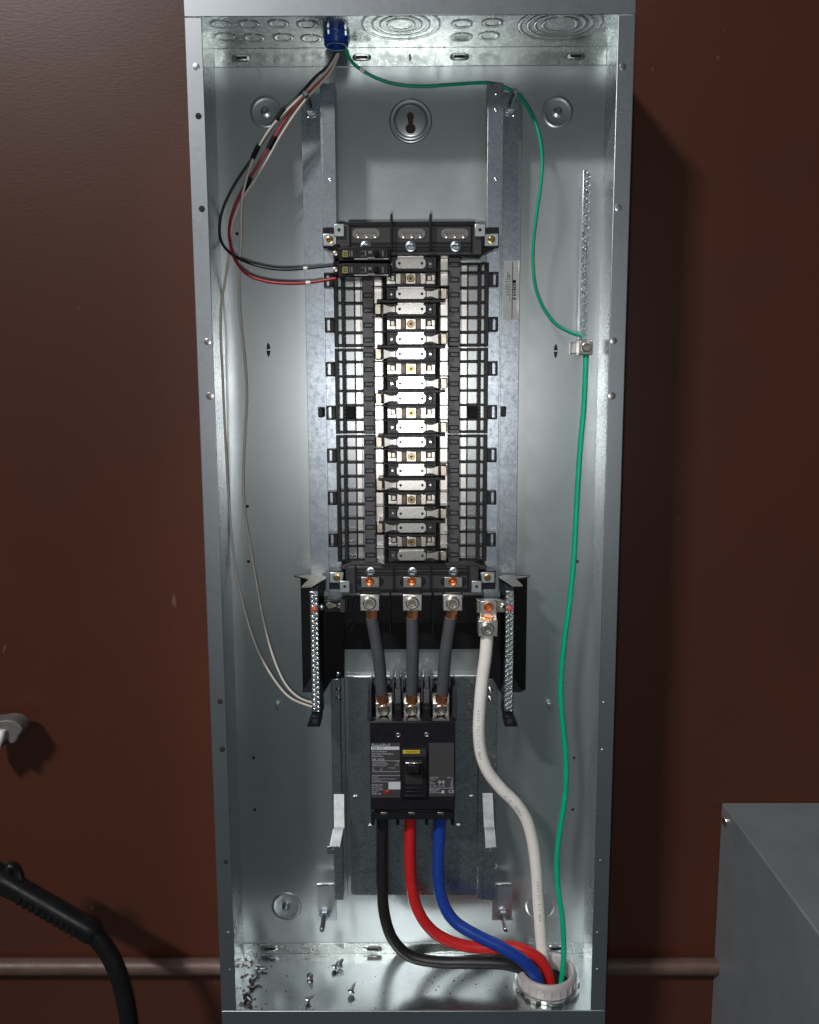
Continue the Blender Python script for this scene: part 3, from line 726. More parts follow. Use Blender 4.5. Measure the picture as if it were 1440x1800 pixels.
br = empty('main_circuit_breaker', at(725, 1440, DPN), 'large black three-pole main circuit breaker with yellow tag and printed labels', 'circuit breaker')
DB = 0.100
MB().pb(650, 1268, 800, 1424, DB, DPN + 0.002).build('breaker_body', 'black', br, bevel=0.0016)
MB().pb(653, 1424.5, 797, 1441, DB - 0.008, DPN + 0.003).build('lower_housing', 'black', br, bevel=0.0012)
MB().pb(652, 1204, 799, 1268, 0.056, DPN + 0.002).build('line_terminal_base', 'matte', br)
for px in (650, 799): MB().prism([(px - 3, 1212), (px + 3, 1206), (px + 4, 1268), (px - 4, 1268)], 0.084, DPN + 0.004).build('side_barrier', 'charcoal', br, bevel=0.0006)
for px in (699.5, 750):
    MB().pb(px - 6.5, 1236, px + 6.5, 1270, 0.088, DPN + 0.004).build('phase_barrier', 'black', br, bevel=0.0007)
    MB().pb(px - 5.0, 1213, px + 5.0, 1236.5, 0.0865, DPN + 0.004).build('phase_barrier', 'greydark', br, bevel=0.0007)
    MB().pb(px - 3.8, 1192, px + 3.8, 1211, 0.074, DPN + 0.004).build('phase_barrier', 'greydark', br, bevel=0.0007)
    for k in (-8, 8): MB().pb(px + k - 1, 1192, px + k + 1, 1234, 0.080, DPN + 0.006).build('barrier_rib', 'greydark', br, bevel=0.0004)
    MB().cyl(at(px, 1244, 0.0881), FR, 0.0026, 0.0003, 14).build('barrier_hole', 'hole', br)
for px in (662, 689, 709, 738, 759, 788): MB().pb(px - 4, 1194, px + 4, 1209, 0.064, DPN + 0.006).build('terminal_rib', 'greydark', br, bevel=0.0008)
for px in (675, 724, 775):
    lg = MB().pb(px - 15.5, 1218, px + 15.5, 1262, 0.066, 0.057).build('terminal_lug', 'lug', br, bevel=0.0008)
    MB().pb(px - 15, 1236, px + 15, 1262, 0.078, 0.0662).build('lug_clamp', 'lug', br, bevel=0.0010)
    hexbolt(px, 1247.5, 10.5, 0.078, br, 'tin', 0.005)
    MB().pb(px - 7, 1263, px + 7, 1269, 0.078, 0.06).build('lug_tail', 'tindark', br)
    MB().pb(px - 6, 1428, px + 6, 1433, DB - 0.0075, 0.05).build('load_terminal', 'tindark', br, bevel=0.0006)
for px in (655, 699, 750, 796): MB().pb(px - 3, 1424, px + 3, 1451, 0.080, DPN + 0.004).build('lower_fin', 'black', br, bevel=0.0005)
for px, py in ((700, 1292), (750, 1291)): hexscrew(px, py, 4.5, DB, 'steel', br, 0.0016, False)
# face labels
lb = MB().pb(652, 1306, 703.5, 1402, DB + 0.0004, DB).build('left_label', 'label', br)
rb = MB().pb(754, 1306, 798, 1400, DB + 0.0004, DB).build('right_label', 'label', br)
def ptext(body, px, py, hpx, par, mat='print', xs=1.0, d=DB + 0.0006, align='LEFT'):
    return text('printed_text', body, msize(hpx, py, d) * 1.35, at(px, py, d), mat, par, align, xs)
ptext('PowerPact', 653.5, 1310, 5.2, lb, xs=1.05); ptext('\u00ae', 683, 1308, 2.6, lb)
MB().pb(652.5, 1312.5, 702, 1318, DB + 0.0006, DB + 0.0004).build('white_bar', 'stickerwhite', lb)
ptext('QBL 225', 654, 1315.3, 4.2, lb, 'label')
ptext('Circuit Breaker', 653.5, 1321, 3.2, lb); ptext('Interruptor Automatico', 653.5, 1325, 3.2, lb, xs=0.92); ptext('Disjoncteur', 653.5, 1329, 3.2, lb)
ptext('QBL 32225', 653.5, 1335, 3.6, lb)
def rule(x0, y0, x1, y1, par, d=DB + 0.0006, mat='print'): MB().pb(x0, y0, x1, y1, d, d - 0.0002).build('printed_rule', mat, par)
rule(654, 1337.2, 703, 1337.6, lb)
for k, tx in enumerate(('Interrupting Rating', 'Capacidad Interruptiva', 'Pouvoir de coupure')): ptext(tx, 655, 1340 + 2.9 * k, 2.4, lb, xs=0.95)
ptext('AIR', 697, 1339, 2.2, lb); ptext('kA', 698, 1342, 2.2, lb); ptext('60 Hz', 693.5, 1345, 2.4, lb)
ptext('V~', 655, 1350, 2.2, lb); ptext('240', 654.5, 1353.5, 2.2, lb); ptext('A', 669.5, 1350, 2.2, lb); ptext('225', 668, 1353.5, 2.2, lb); ptext('3 POLES', 683, 1350, 2.4, lb)
rule(656, 1356, 703, 1356.4, lb); rule(654.5, 1363.2, 703.5, 1363.6, lb); rule(654.5, 1374.2, 683, 1374.6, lb); rule(654.5, 1363.6, 655.0, 1374.2, lb)
ptext('NOTE', 657, 1366.5, 2.2, lb); ptext('Suitable for use with 75 C conductors', 657, 1369.3, 2.0, lb, xs=0.92); ptext('Cu/Al wire', 657, 1372, 2.0, lb)
MB().pb(683, 1374.5, 704, 1387.5, DB + 0.0009, DB).build('white_sticker', 'stickerwhite', br)
for k, tx in enumerate(('LISTED 40C', 'Cu/Al 75 C', 'No. E-10027', 'Issue R', 'TYPE  QB')): ptext(tx, 653.5, 1380 + 3.9 * k, 2.9, lb)
MB().lathe(at(681, 1392.5, DB), FR, [(0.0040, 0), (0.0038, 0.001), (0.0025, 0.0018), (0.0003, 0.002)], 16).build('push_to_trip_button', 'reddot', br)
ptext('LINE/LINEA', 755.5, 1367, 2.3, rb); ptext('Torque', 755.5, 1370, 2.2, rb); ptext('in-lb', 755.5, 1374, 2.2, rb); ptext('250/28', 755.5, 1377.5, 2.4, rb); ptext('Al  4-300   Cu 4-300', 756, 1382, 2.3, rb); ptext('WIRE', 786, 1367, 2.2, rb)
rule(755, 1385.3, 798, 1385.7, rb); rule(795.5, 1366, 795.8, 1385, rb); rule(792.5, 1372, 794.8, 1384.5, rb, mat='greyprint')
for px in (773, 779.5):
    MB().lathe(at(px, 1374.5, DB + 0.0004), FR, [(0.0011, 0), (0.0019, 0), (0.0019, 0.0002), (0.0011, 0.0002), (0.0011, 0)], 12, cap=False).build('printed_symbol', 'print', rb)
    rule(px - 0.3, 1377, px + 0.3, 1380, rb)
for k, tx in enumerate(('Made in Mexico', 'IEC 60947-2', 'Ue 240V Icu 25kA')): ptext(tx, 755.5, 1387.7 + 2.7 * k, 2.2, rb, xs=0.95)
ptext('CE', 788, 1391.5, 6.0, rb, xs=1.1); rule(776.5, 1389.5, 781, 1394.5, rb)
# toggle
esc = MB().pb(705, 1327, 751, 1404, DB + 0.005, DB).build('handle_escutcheon', 'black', br, bevel=0.0016)
MB().pb(706, 1318, 750, 1331, DB + 0.0062, DB).build('tag_plate', 'charcoal', br, bevel=0.0010)
yt = MB().pb(708.5, 1318.8, 738, 1324.5, DB + 0.0066, DB + 0.0060).build('yellow_tag', 'yellow', br)
text('printed_text', 'SQUARE D', msize(4.6, 1321, DB), at(713.5, 1321.6, DB + 0.0069), 'matte', yt)
MB().pb(712, 1337, 742, 1378, DB + 0.0054, DB + 0.0049).build('handle_slot', 'hole', esc)
tg = MB(); 
v0 = [at(x, y, DB + 0.004) for x, y in ((713, 1340), (741, 1340), (741, 1362), (713, 1362))]; v1 = [at(x, y, DB + 0.020) for x, y in ((717, 1345), (738, 1345), (736, 1359), (719, 1359))]
tg.add(v0 + v1, [(3, 2, 1, 0), (4, 5, 6, 7), (0, 1, 5, 4), (1, 2, 6, 5), (2, 3, 7, 6), (3, 0, 4, 7)])
tg.build('toggle_handle', 'black', br, bevel=0.0014)
MB().pb(713, 1340.5, 741, 1342.5, DB + 0.0085, DB + 0.005).build('handle_guard', 'steel', br, bevel=0.0008)
for x0, x1, y0, y1 in ((712, 745, 1384, 1388), (714, 743, 1391, 1394), (711, 746, 1398, 1402)): MB().pb(x0, y0, x1, y1, DB + 0.0062, DB + 0.005).build('escutcheon_ridge', 'black', esc, bevel=0.0005)

# ================================================================== BRANCH BREAKERS
def branch(y0, label):
    e = empty('branch_circuit_breaker', at(640, y0 + 22, 0.060), label, 'circuit breaker', 'small branch breakers at top of the bus')
    D = 0.134
    a = at(593, y0, D); b = at(687, y0 + 24, D)
    MB().box((a.x, -D + 0.010, a.z), (b.x, -0.072, b.z)).build('breaker_case', 'black', e, bevel=0.0010)
    MB().pb(601, y0 + 1.5, 683, y0 + 21.5, D, D - 0.011).build('breaker_face', 'black', e, bevel=0.0010)
    d = D + 0.0003
    MB().pb(602, y0 + 8, 611.5, y0 + 19, d, D - 0.001).build('logo_square', 'olive', e)
    m = MB(); 
    for q in ((604.2, 10.6, 609.3, 11.6), (604.2, 15.6, 609.3, 16.6), (604.2, 11.6, 605.2, 15.6), (608.3, 11.6, 609.3, 15.6), (606.2, 13.0, 607.4, 14.3)): m.pb(q[0], y0 + q[1], q[2], y0 + q[3], d + 0.0002, d - 0.0001)
    m.build('logo_mark', 'matte', e)
    for x, w, h in ((614, 1.6, 9), (617.6, 2.2, 9), (641.5, 2.4, 10), (672, 2.2, 10)):
        m = MB(); y = 8.0
        while y < 8 + h: m.pb(x, y0 + y, x + w, y0 + y + 1.5, d, D - 0.0005); y += 2.1
        m.build('printed_text', 'greyprint', e)
    text('printed_text', '20', msize(6, y0, D), at(647.5, y0 + 11, d), 'print', e, roll=0)
    text('printed_text', 'ON', msize(3.4, y0, D), at(634.5, y0 + 9.5, d), 'greyprint', e); text('printed_text', 'OFF', msize(3.4, y0, D), at(634, y0 + 18, d), 'greyprint', e)
    MB().pb(653, y0 + 5, 669, y0 + 21, D + 0.0004, D - 0.001).build('handle_slot', 'hole', e)
    MB().pb(657, y0 + 7, 665, y0 + 18, D + 0.009, D).build('toggle_handle', 'matte', e, bevel=0.0012)
    MB().pb(623, y0 + 22.0, 683, y0 + 22.9, D - 0.0005, D - 0.006).build('edge_label', 'stickerwhite', e)
    MB().pb(646, y0 + 19.6, 659, y0 + 22.6, D + 0.0006, D - 0.001).build('trip_window', 'greyprint', e)
    q = at(588, y0 + 13, 0.10)
    MB().box((q.x, -0.116, q.z - 0.0085), (a.x + 0.001, -0.084, q.z + 0.0085)).build('wire_terminal_block', 'matte', e, bevel=0.0010)
    MB().lathe(at(590, y0 + 13, 0.116), FR, [(0.0030, 0), (0.0030, 0.0008), (0.002, 0.0012)], 12).build('terminal_screw', 'tindark', e)
    return e
branch(432.5, 'upper of two small black branch breakers, black wire entering it')
branch(461.0, 'lower of two small black branch breakers, red wire entering it')

# ================================================================== NEUTRAL BARS
def screw_row(parent, top, bot, width, n, r, mat='steel', rows=2):
    proto = None
    for k in range(n):
        for s in range(rows):
            t = (k + (0.5 if s else 0)) / (n - 0.5)
            p = top.lerp(bot, t) + Vector(((s - 0.5) * width if rows > 1 else 0, 0, 0))
            if proto is None:
                proto = MB().lathe(p, FR, [(r, 0), (r, 0.0012), (r * 0.72, 0.0024), (r * 0.55, 0.0024), (r * 0.45, 0.0014), (0.0002, 0.0013)], 8).build('terminal_screw', mat, parent, origin=p)
            else: dup(proto, p, parent)
def neutral(s):
    g = 'neutral terminal bars below the bus'
    if s < 0:
        e = empty('neutral_bar_assembly', at(552, 1268, 0.03), 'left black-housed neutral terminal bar with two white wires landed', 'terminal bar', g)
        bx0, bx1, tx0, tx1 = 528, 566, 547, 561
    else:
        e = empty('neutral_bar_assembly', at(896, 1268, 0.03), 'right black-housed neutral terminal bar beside the white cable lug', 'terminal bar', g)
        bx0, bx1, tx0, tx1 = 924, 886, 902, 888
    f = lambda p: p if s < 0 else 1450 - p   # mirrored pixel column
    # back plate
    MB().pb(bx0 if s < 0 else 880, 1014, 572 if s < 0 else bx0, 1214, 0.030, 0.0255).build('housing_back', 'matte', e, bevel=0.0008)
    zt_ = at(540, 1031, 0.096).z; zb_ = at(540, 1250, 0.096).z
    xa, xb = at(tx0, 1130, 0.096).x, at(tx1, 1130, 0.096).x
    # ridge that carries the bar
    MB().box((xa - s * -0.001, -0.094, zt_ - 0.002), (xb, -0.0302, at(540, 1212, 0.03).z)).build('housing_ridge', 'black', e, bevel=0.0008)
    MB().box((xa + s * 0.0015, -0.094, at(540, 1212, 0.03).z), (xb - s * 0.0012, -0.060, zb_ - 0.010)).build('housing_tail', 'black', e, bevel=0.0010)
    # top plate of the black housing; its lit grey is put into the colour
    if s < 0: poly = [(517, 1012, .030), (561, 1008, .030), (576, 1015, .050), (549, 1031, .096), (530, 1031, .096), (543, 1018, .055)]
    else: poly = [(931, 1013, .030), (889, 1010, .030), (873, 1013, .050), (899, 1029, .096), (919, 1029, .096), (907, 1017, .055)]
    pz = zt_ + 0.0005; q = MB(); P = [atz(a, b, pz) for a, b, _ in poly]
    n = len(P); q.add(P + [v - Vector((0, 0, 0.0016)) for v in P], [tuple(range(n)), tuple(range(2 * n - 1, n - 1, -1))] + [(i, i + n, (i + 1) % n + n, (i + 1) % n) for i in range(n)])
    q.build('housing_top', 'tindark', e)
    # folded gusset
    gx = f(571); 
    q = MB(); P = [at(f(556), 1036, 0.092), at(f(573), 1018, 0.070), at(f(572), 1037, 0.060), at(f(561), 1052, 0.085)]
    q.add(P + [v + Vector((0, 0.0015, 0)) for v in P], [(0, 1, 2, 3), (7, 6, 5, 4), (0, 4, 5, 1), (1, 5, 6, 2), (2, 6, 7, 3), (3, 7, 4, 0)]); q.build('folded_gusset', 'tindark', e)
    # lower apron of housing
    q = MB(); P = [at(f(531), 1217, 0.030), at(f(548), 1190, 0.034), at(f(566), 1190, 0.034), at(f(566), 1217, 0.030)]
    q.add(P + [v + Vector((0, 0.003, 0)) for v in P], [(0, 1, 2, 3), (7, 6, 5, 4), (0, 4, 5, 1), (1, 5, 6, 2), (2, 6, 7, 3), (3, 7, 4, 0)]); q.build('housing_apron', 'charcoal', e)
    # inner side plate
    MB().prism([(f(565), 1072), (f(606), 1072), (f(604), 1182), (f(590), 1182), (f(566), 1225)], 0.040, 0.034).build('side_plate', 'matte', e, bevel=0.0006)
    # bar with screws
    bar = MB().box((xa, -0.0985, zt_ - 0.006), (xb, -0.0905, zb_)).build('terminal_bar', 'zinc', e, bevel=0.0006)
    w = abs(xb - xa)
    screw_row(e, Vector(((xa + xb) / 2, -0.0985, zt_ - 0.010)), Vector(((xa + xb) / 2, -0.0985, zb_ + 0.003)), w * 0.50, 24, w * 0.30)
    MB().lathe(Vector(((xa + xb) / 2, -0.0985, at(550, 1070, 0.0985).z)), FR, [(0.0044, 0), (0.0040, 0.0020), (0.002, 0.0030)], 14).build('paint_mark', 'redpaint', e)
    # foot
    fx0, fx1 = (541, 562) if s < 0 else (888, 911)
    MB().prism([(f(549), 1258), (f(562), 1258), (f(563), 1278), (f(539), 1278)], 0.096, 0.062).build('housing_foot', 'black', e, bevel=0.0012)
    MB().lathe(at(f(554), 1268, 0.096), FR, [(0.0038, 0), (0.0036, 0.0006), (0.002, 0.0008)], 12).build('foot_boss', 'charcoal', e)
    return e
nl = neutral(-1); nr = neutral(1)
# strap of the left bar
MB().pb(568, 1054, 612, 1077, 0.088, 0.076).build('neutral_strap', 'black', nl, bevel=0.0016)
MB().prism([(572, 1063), (578, 1058), (590, 1063), (600, 1059), (606, 1059), (606, 1071), (600, 1071), (590, 1067), (578, 1071)], 0.0892, 0.0875).build('strap_link', 'tindark', nl, bevel=0.0006)
MB().pb(598, 1054, 607, 1077, 0.0898, 0.087).build('strap_clip', 'charcoal', nl, bevel=0.0006)
MB().cyl(at(593, 1064, 0.0893), FR, 0.0020, 0.0003, 12).build('strap_hole', 'hole', nl)
MB().lathe(at(565, 1067, 0.0880), FR, [(0.0042, 0), (0.0036, 0.003), (0.0015, 0.004)], 12).build('strap_screw', 'steel', nl)
# strap of the right bar
MB().pb(838, 1055, 892, 1077, 0.084, 0.074).build('neutral_strap', 'tindark', nr, bevel=0.0008)
MB().lathe(at(884, 1064, 0.084), FR, [(0.0036, 0), (0.0032, 0.002), (0.0015, 0.003)], 12).build('strap_screw', 'steel', nr)
# neutral lug
nlg = empty('neutral_lug', at(858, 1118, 0.08), 'tin neutral lug with bolt clamping the thick white cable', 'lug')
MB().prism([(845, 1057), (872, 1055), (874, 1095), (843, 1095)], 0.092, 0.085).build('lug_tongue', 'lug', nlg, bevel=0.0007)
MB().lathe(at(859, 1067, 0.092), FR, [(0.0064, 0), (0.0064, 0.0012), (0.0050, 0.0026), (0.0020, 0.0022), (0.0015, 0.0032), (0.0003, 0.0034)], 20).build('rivet', 'orange', nlg)
MB().pb(841, 1091, 875, 1119, 0.108, 0.084).build('lug_body', 'lug', nlg, bevel=0.0009)
hexbolt(857, 1105, 11.5, 0.108, nlg)
strands(nlg, at(857, 1083, 0.096), at(857, 1092, 0.096), 0.0072, 0.2)

# ================================================================== GROUND BAR
gb = empty('ground_bar', at(1031, 620, 0.0), 'slender zinc ground bar with rows of screws and end lug', 'ground bar')
top, bot = at(1031, 303, 0.020), at(1031, 590, 0.020)
MB().box((top.x - 0.0042, -0.020, top.z + 0.003), (top.x + 0.0042, -0.006, bot.z - 0.004)).build('bar_body', 'zinc', gb, bevel=0.0006)
screw_row(gb, Vector((top.x + 0.0012, -0.020, top.z)), Vector((top.x + 0.0012, -0.020, bot.z)), 0.0036, 20, 0.0030)
for z in (top.z - 0.01, bot.z + 0.02): MB().box((top.x - 0.0035, -0.006, z - 0.005), (top.x + 0.0035, 0, z + 0.005)).build('bar_standoff', 'zinc', gb)
MB().pb(1019, 598, 1042, 624, 0.034, 0.010).build('lug_body', 'tin', gb, bevel=0.0012)
MB().pb(1003, 602, 1019, 622, 0.008, 0.0003).build('mounting_tab', 'tin', gb, bevel=0.0010)
hexbolt(1031, 610, 9, 0.034, gb, 'tin', 0.004)
strands(gb, at(1030, 622, 0.024), at(1030, 630, 0.024), 0.0036, 0.2, 8)

# ================================================================== CABLES AND WIRES
def wire(name, pts, r, mat, label, cat, group=None, seg=12, sub=6):
    o = MB().tube(path(pts), r, seg, sub).build(name, mat)
    return tag(o, label, cat, group)
g_main = 'thick feeder cables below the main breaker'
ck = wire('feeder_cable', [(672, 1428, .055), (672, 1490, .054), (672, 1560, .054), (676, 1608, .056), (690, 1650, .059), (720, 1680, .062), (770, 1691, .066), (830, 1692, .070), (890, 1695, .072), (928, 1710, .070), (946, 1742, .068)], 0.0080, 'blackwire', 'thick black feeder cable curving from main breaker to floor bushing', 'cable', g_main, 18, 8)
cr = wire('feeder_cable', [(722, 1428, .057), (721, 1500, .057), (724, 1560, .058), (737, 1605, .060), (765, 1640, .062), (810, 1661, .064), (860, 1666, .064), (905, 1665, .067), (940, 1680, .071), (961, 1705, .073), (970, 1745, .073)], 0.0080, 'redwire', 'thick red feeder cable curving from main breaker to floor bushing', 'cable', g_main, 18, 8)
cb_ = wire('feeder_cable', [(775, 1428, .057), (772, 1480, .060), (771, 1540, .064), (778, 1585, .069), (800, 1620, .076), (840, 1645, .084), (885, 1667, .090), (920, 1690, .092), (942, 1715, .089), (951, 1748, .086)], 0.0082, 'bluewire', 'thick blue feeder cable curving from main breaker to floor bushing', 'cable', g_main, 18, 8)
wpts = [(857, 1106, .096), (854, 1150, .094), (848, 1195, .090), (844, 1240, .086), (842, 1285, .082), (846, 1325, .078), (859, 1358, .074), (882, 1387, .070), (907, 1412, .066), (926, 1442, .062), (937, 1482, .058), (943, 1530, .054), (947, 1590, .050), (951, 1650, .048), (955, 1690, .050), (960, 1725, .055)]
cw = wire('neutral_cable', wpts, 0.0083, 'whitewire', 'thick white neutral cable with printed lettering running to floor bushing', 'cable', None, 18, 8)
# printing along the white cable
WP = smooth(path(wpts), 16)
def cable_print(pts, body, frac, size, r, off, parent, step=0.78):
    L = [0.0]
    for a, b in zip(pts, pts[1:]): L.append(L[-1] + (b - a).length)
    s = frac * L[-1]
    chars = MB(); 
    for ch in body:
        i = next((k for k in range(len(L) - 1) if L[k + 1] >= s), len(L) - 2)
        p = pts[i].lerp(pts[i + 1], (s - L[i]) / (L[i + 1] - L[i])); t = (pts[i + 1] - pts[i]).normalized()
        if ch != ' ':
            c = bpy.data.curves.new('g', 'FONT'); c.body = ch; c.size = size; c.align_y = 'CENTER'; c.resolution_u = 1
            o = bpy.data.objects.new('g', c); COL.objects.link(o); dg = bpy.context.evaluated_depsgraph_get(); dg.update()
            me = bpy.data.meshes.new_from_object(o.evaluated_get(dg)); bpy.data.objects.remove(o); bpy.data.curves.remove(c)
            side = t.cross(FR).normalized(); out = side.cross(t).normalized()
            if out.y > 0: out = -out
            upv = out.cross(-t).normalized()
            th = off
            vs = []
            for v in me.vertices:
                a = th + v.co.y / r
                vs.append(p - t * v.co.x + (out * math.cos(a) + upv * math.sin(a)) * (r + 0.00015))
            chars.add(vs, [tuple(f.vertices) for f in me.polygons]); bpy.data.meshes.remove(me)
        s -= size * step
    chars.build('cable_lettering', 'greyprint', parent, smoothing=False)
cable_print(WP, 'AWG 2/0 (UL) 600V', 0.33, 0.0056, 0.0083, 0.25, cw)
cable_print(WP, 'THHN  2/0', 0.52, 0.0060, 0.0083, 0.2, cw)
cable_print(WP, 'AWG 2/0 CU 600V', 0.83, 0.0056, 0.0083, 0.0, cw)
cg = wire('ground_cable', [(1030, 624, .026), (1029, 660, .030), (1026, 720, .035), (1020, 785, .038), (1016, 845, .040), (1012, 920, .042), (1008, 990, .044), (1001, 1060, .044), (993, 1120, .044), (987, 1180, .044), (986, 1230, .044), (991, 1290, .044), (995, 1345, .045), (993, 1400, .046), (984, 1460, .048), (979, 1510, .050), (981, 1560, .054), (988, 1610, .060), (991, 1655, .066), (990, 1695, .072), (986, 1735, .076)], 0.0037, 'green', 'thick green ground cable hanging from ground bar lug to floor bushing', 'cable', None, 14, 6)
# grey sleeved jumpers between lugs and breaker
for (px, lx, sx, bx), nm in zip(MAINX, names):
    a = at(lx + (sx - lx) * 0.35, 1070, 0.092); a2 = at(sx + (0), 1090, 0.092); b = at(bx + (675 - bx if nm == 'left' else (724 - bx if nm == 'middle' else 775 - bx)), 1245, 0.072)
    s0 = a.lerp(b, 0.085); s1 = a.lerp(b, 0.84)
    e = empty('jumper_cable', s1, 'grey sleeved copper jumper cable, %s of three feeding the main breaker' % nm, 'cable', 'grey jumper cables above the main breaker')
    mid = s0.lerp(s1, 0.5) + Vector(((0.002 if nm == 'left' else -0.002 if nm == 'right' else 0.0008), -0.002, 0))
    MB().tube([s0, mid, s1], 0.0081, 18, 8).build('grey_sleeve', 'greydark', e)
    strands(e, a, s0, 0.0068, 0.3, 13); strands(e, s1, b, 0.0072, 0.45, 14)
# thin control wires
def sleeve(pts, r, mat, parent, name):
    MB().tube(path(pts), r, 12, 3).build(name, mat, parent)
wk = wire('control_wire', [(590, 94, .070), (577, 116, .068), (556, 134, .068), (537, 155, .070), (519, 175, .070), (498, 197, .068), (478, 224, .066), (460, 252, .064), (447, 275, .062), (435, 291, .060), (412, 326, .062), (394, 362, .064), (386, 395, .066), (389, 424, .070), (404, 444, .076), (432, 460, .082), (470, 471, .090), (505, 474, .096), (545, 471, .101), (590, 466, .104)], 0.0017, 'blackwire', 'thin black wire looping from blue connector to upper branch breaker', 'wire', 'thin control wires on the left', 10)
sleeve([(534, 472, .100), (541, 471.4, .1006)], 0.0021, 'whitewire', wk, 'wire_marker')
wr = wire('control_wire', [(592, 95, .072), (580, 120, .070), (560, 145, .070), (539, 165, .070), (516, 190, .068), (496, 219, .066), (477, 252, .064), (460, 280, .062), (441, 311, .062), (421, 345, .064), (408, 377, .066), (403, 406, .070), (406, 433, .074), (416, 461, .080), (436, 483, .086), (466, 494, .090), (500, 498, .094), (542, 497, .098), (592, 489, .102)], 0.0019, 'smallred', 'thin red wire looping from blue connector to lower branch breaker', 'wire', 'thin control wires on the left', 10)
sleeve([(538, 497, .0978), (546, 496.6, .0984)], 0.0023, 'whitewire', wr, 'wire_marker')
w1 = wire('control_wire', [(594, 94, .074), (575, 124, .073), (550, 149, .073), (520, 179, .072), (486, 213, .070), (466, 240, .068), (452, 265, .068), (440, 292, .068), (432, 320, .068), (426, 347, .066), (424, 382, .062), (424, 420, .058), (421, 460, .054), (420, 500, .050), (422, 550, .048), (427, 600, .046), (432, 650, .046), (434, 700, .046), (431, 760, .048), (428, 835, .050), (430, 895, .052), (440, 960, .058), (452, 1030, .064), (463, 1090, .072), (479, 1150, .082), (500, 1199, .090), (524, 1225, .095), (551, 1236, .096)], 0.0016, 'smallwhite', 'thin white wire, inner of two hanging down to left neutral bar', 'wire', 'thin control wires on the left', 10)
w2 = wire('control_wire', [(596, 94, .072), (583, 124, .071), (563, 148, .071), (541, 171, .070), (516, 204, .068), (491, 243, .066), (471, 279, .064), (447, 318, .063), (426, 350, .062), (409, 392, .060), (404, 440, .058), (400, 470, .058), (394, 503, .058), (389, 535, .058), (388, 585, .058), (391, 650, .056), (394, 720, .054), (398, 800, .054), (402, 870, .056), (408, 950, .060), (418, 1020, .066), (432, 1080, .072), (452, 1140, .080), (480, 1191, .088), (510, 1226, .094), (550, 1243, .096)], 0.0016, 'smallwhite', 'thin white wire, outer of two hanging along left wall to neutral bar', 'wire', 'thin control wires on the left', 10)
sleeve([(502, 191, .0705), (486, 211, .0695)], 0.0031, 'matte', wk, 'tape_marker')
sleeve([(455, 256, .068), (444, 279, .068)], 0.0030, 'matte', w1, 'tape_marker')
sleeve([(484, 240, .066), (472, 262, .065)], 0.0034, 'matte', w2, 'tape_marker')
sleeve([(440, 312, .064), (429, 334, .063)], 0.0034, 'matte', wr, 'tape_marker')
wg = wire('ground_wire', [(606, 86, .066), (613, 100, .060), (624, 114, .054), (642, 127, .050), (668, 140, .046), (702, 149, .044), (745, 152, .042), (790, 149, .040), (835, 146, .036), (868, 147, .034), (896, 158, .034), (919, 176, .038), (937, 206, .042), (948, 240, .046), (953, 276, .048), (952, 312, .050), (947, 352, .050), (941, 396, .048), (937, 440, .044), (938, 480, .040), (943, 511, .036), (955, 541, .032), (975, 568, .028), (1000, 583, .024), (1025, 592, .018)], 0.0021, 'green', 'thin green ground wire from blue connector across to ground bar', 'wire', None, 10)
sleeve([(633, 121, .0515), (640, 126, .0505)], 0.0024, 'whitewire', wg, 'wire_marker')

# ================================================================== FITTINGS
# blue snap-in connector through the top wall
c = atz(591, 58, ZT); cc = Vector((c.x, c.y, ZT))
bf = empty('snap_connector', cc, 'blue plastic snap connector in top wall with thin wires', 'connector')
MB().lathe(cc, (0, 0, -1), [(0.0145, 0), (0.0145, 0.002), (0.0132, 0.003), (0.0132, 0.006), (0.0150, 0.007), (0.0150, 0.0145), (0.0136, 0.016), (0.0115, 0.016), (0.0110, 0.004)], 28, cap=False).build('connector_barrel', 'bluefit', bf)
MB().cyl(cc + Vector((0, 0, -0.006)), (0, 0, -1), 0.0112, 0.0005, 20).build('connector_throat', 'hole', bf)
for k in range(8):
    a = math.pi * 2 * k / 8 + 0.2
    p = cc + Vector((0.0150 * math.cos(a), 0.0150 * math.sin(a), -0.0035))
    MB().cb(p, 0.0032, 0.0032, 0.006).build('spring_finger', 'zinc' if k % 2 else 'bluefit', bf, bevel=0.0006)
# grey insulating bushing and locknut on the floor
ZF = zb + T
c = atz(961, 1731, ZF); cc = Vector((c.x, c.y, ZF))
bu = empty('conduit_bushing', cc, 'grey plastic conduit bushing on steel locknut in box floor', 'bushing')
RB = 0.0415
MB().lathe(cc, (0, 0, 1), [(RB * 0.84, 0.006), (RB * 0.99, 0.0062), (RB * 1.0, 0.009), (RB * 1.0, 0.018), (RB * 0.97, 0.023), (RB * 0.90, 0.0255), (RB * 0.82, 0.0250), (RB * 0.77, 0.022), (RB * 0.76, 0.004)], 48, cap=False).build('bushing_ring', 'bushing', bu)
for k in range(24):
    a = 2 * math.pi * k / 24; p = cc + Vector((RB * 1.0 * math.cos(a), RB * 1.0 * math.sin(a), 0.0135))
    q = MB().cb((0, 0, 0), 0.0016, 0.0030, 0.010); R_ = Matrix.Rotation(a, 3, 'Z')
    q.v = [p + R_ @ v for v in q.v]; q.build('grip_rib', 'bushing', bu, bevel=0.0004)
m = MB(); prof = []
for k in range(40):
    a = 2 * math.pi * k / 40; rr = RB * (1.13 if k % 5 in (0, 1, 2) else 1.03)
    prof.append(cc + Vector((rr * math.cos(a), rr * math.sin(a), 0)))
n = len(prof); inn = [cc + Vector((RB * 0.8 * math.cos(2 * math.pi * k / 40), RB * 0.8 * math.sin(2 * math.pi * k / 40), 0)) for k in range(40)]
up = Vector((0, 0, 0.0055)); lo = Vector((0, 0, 0.0008))
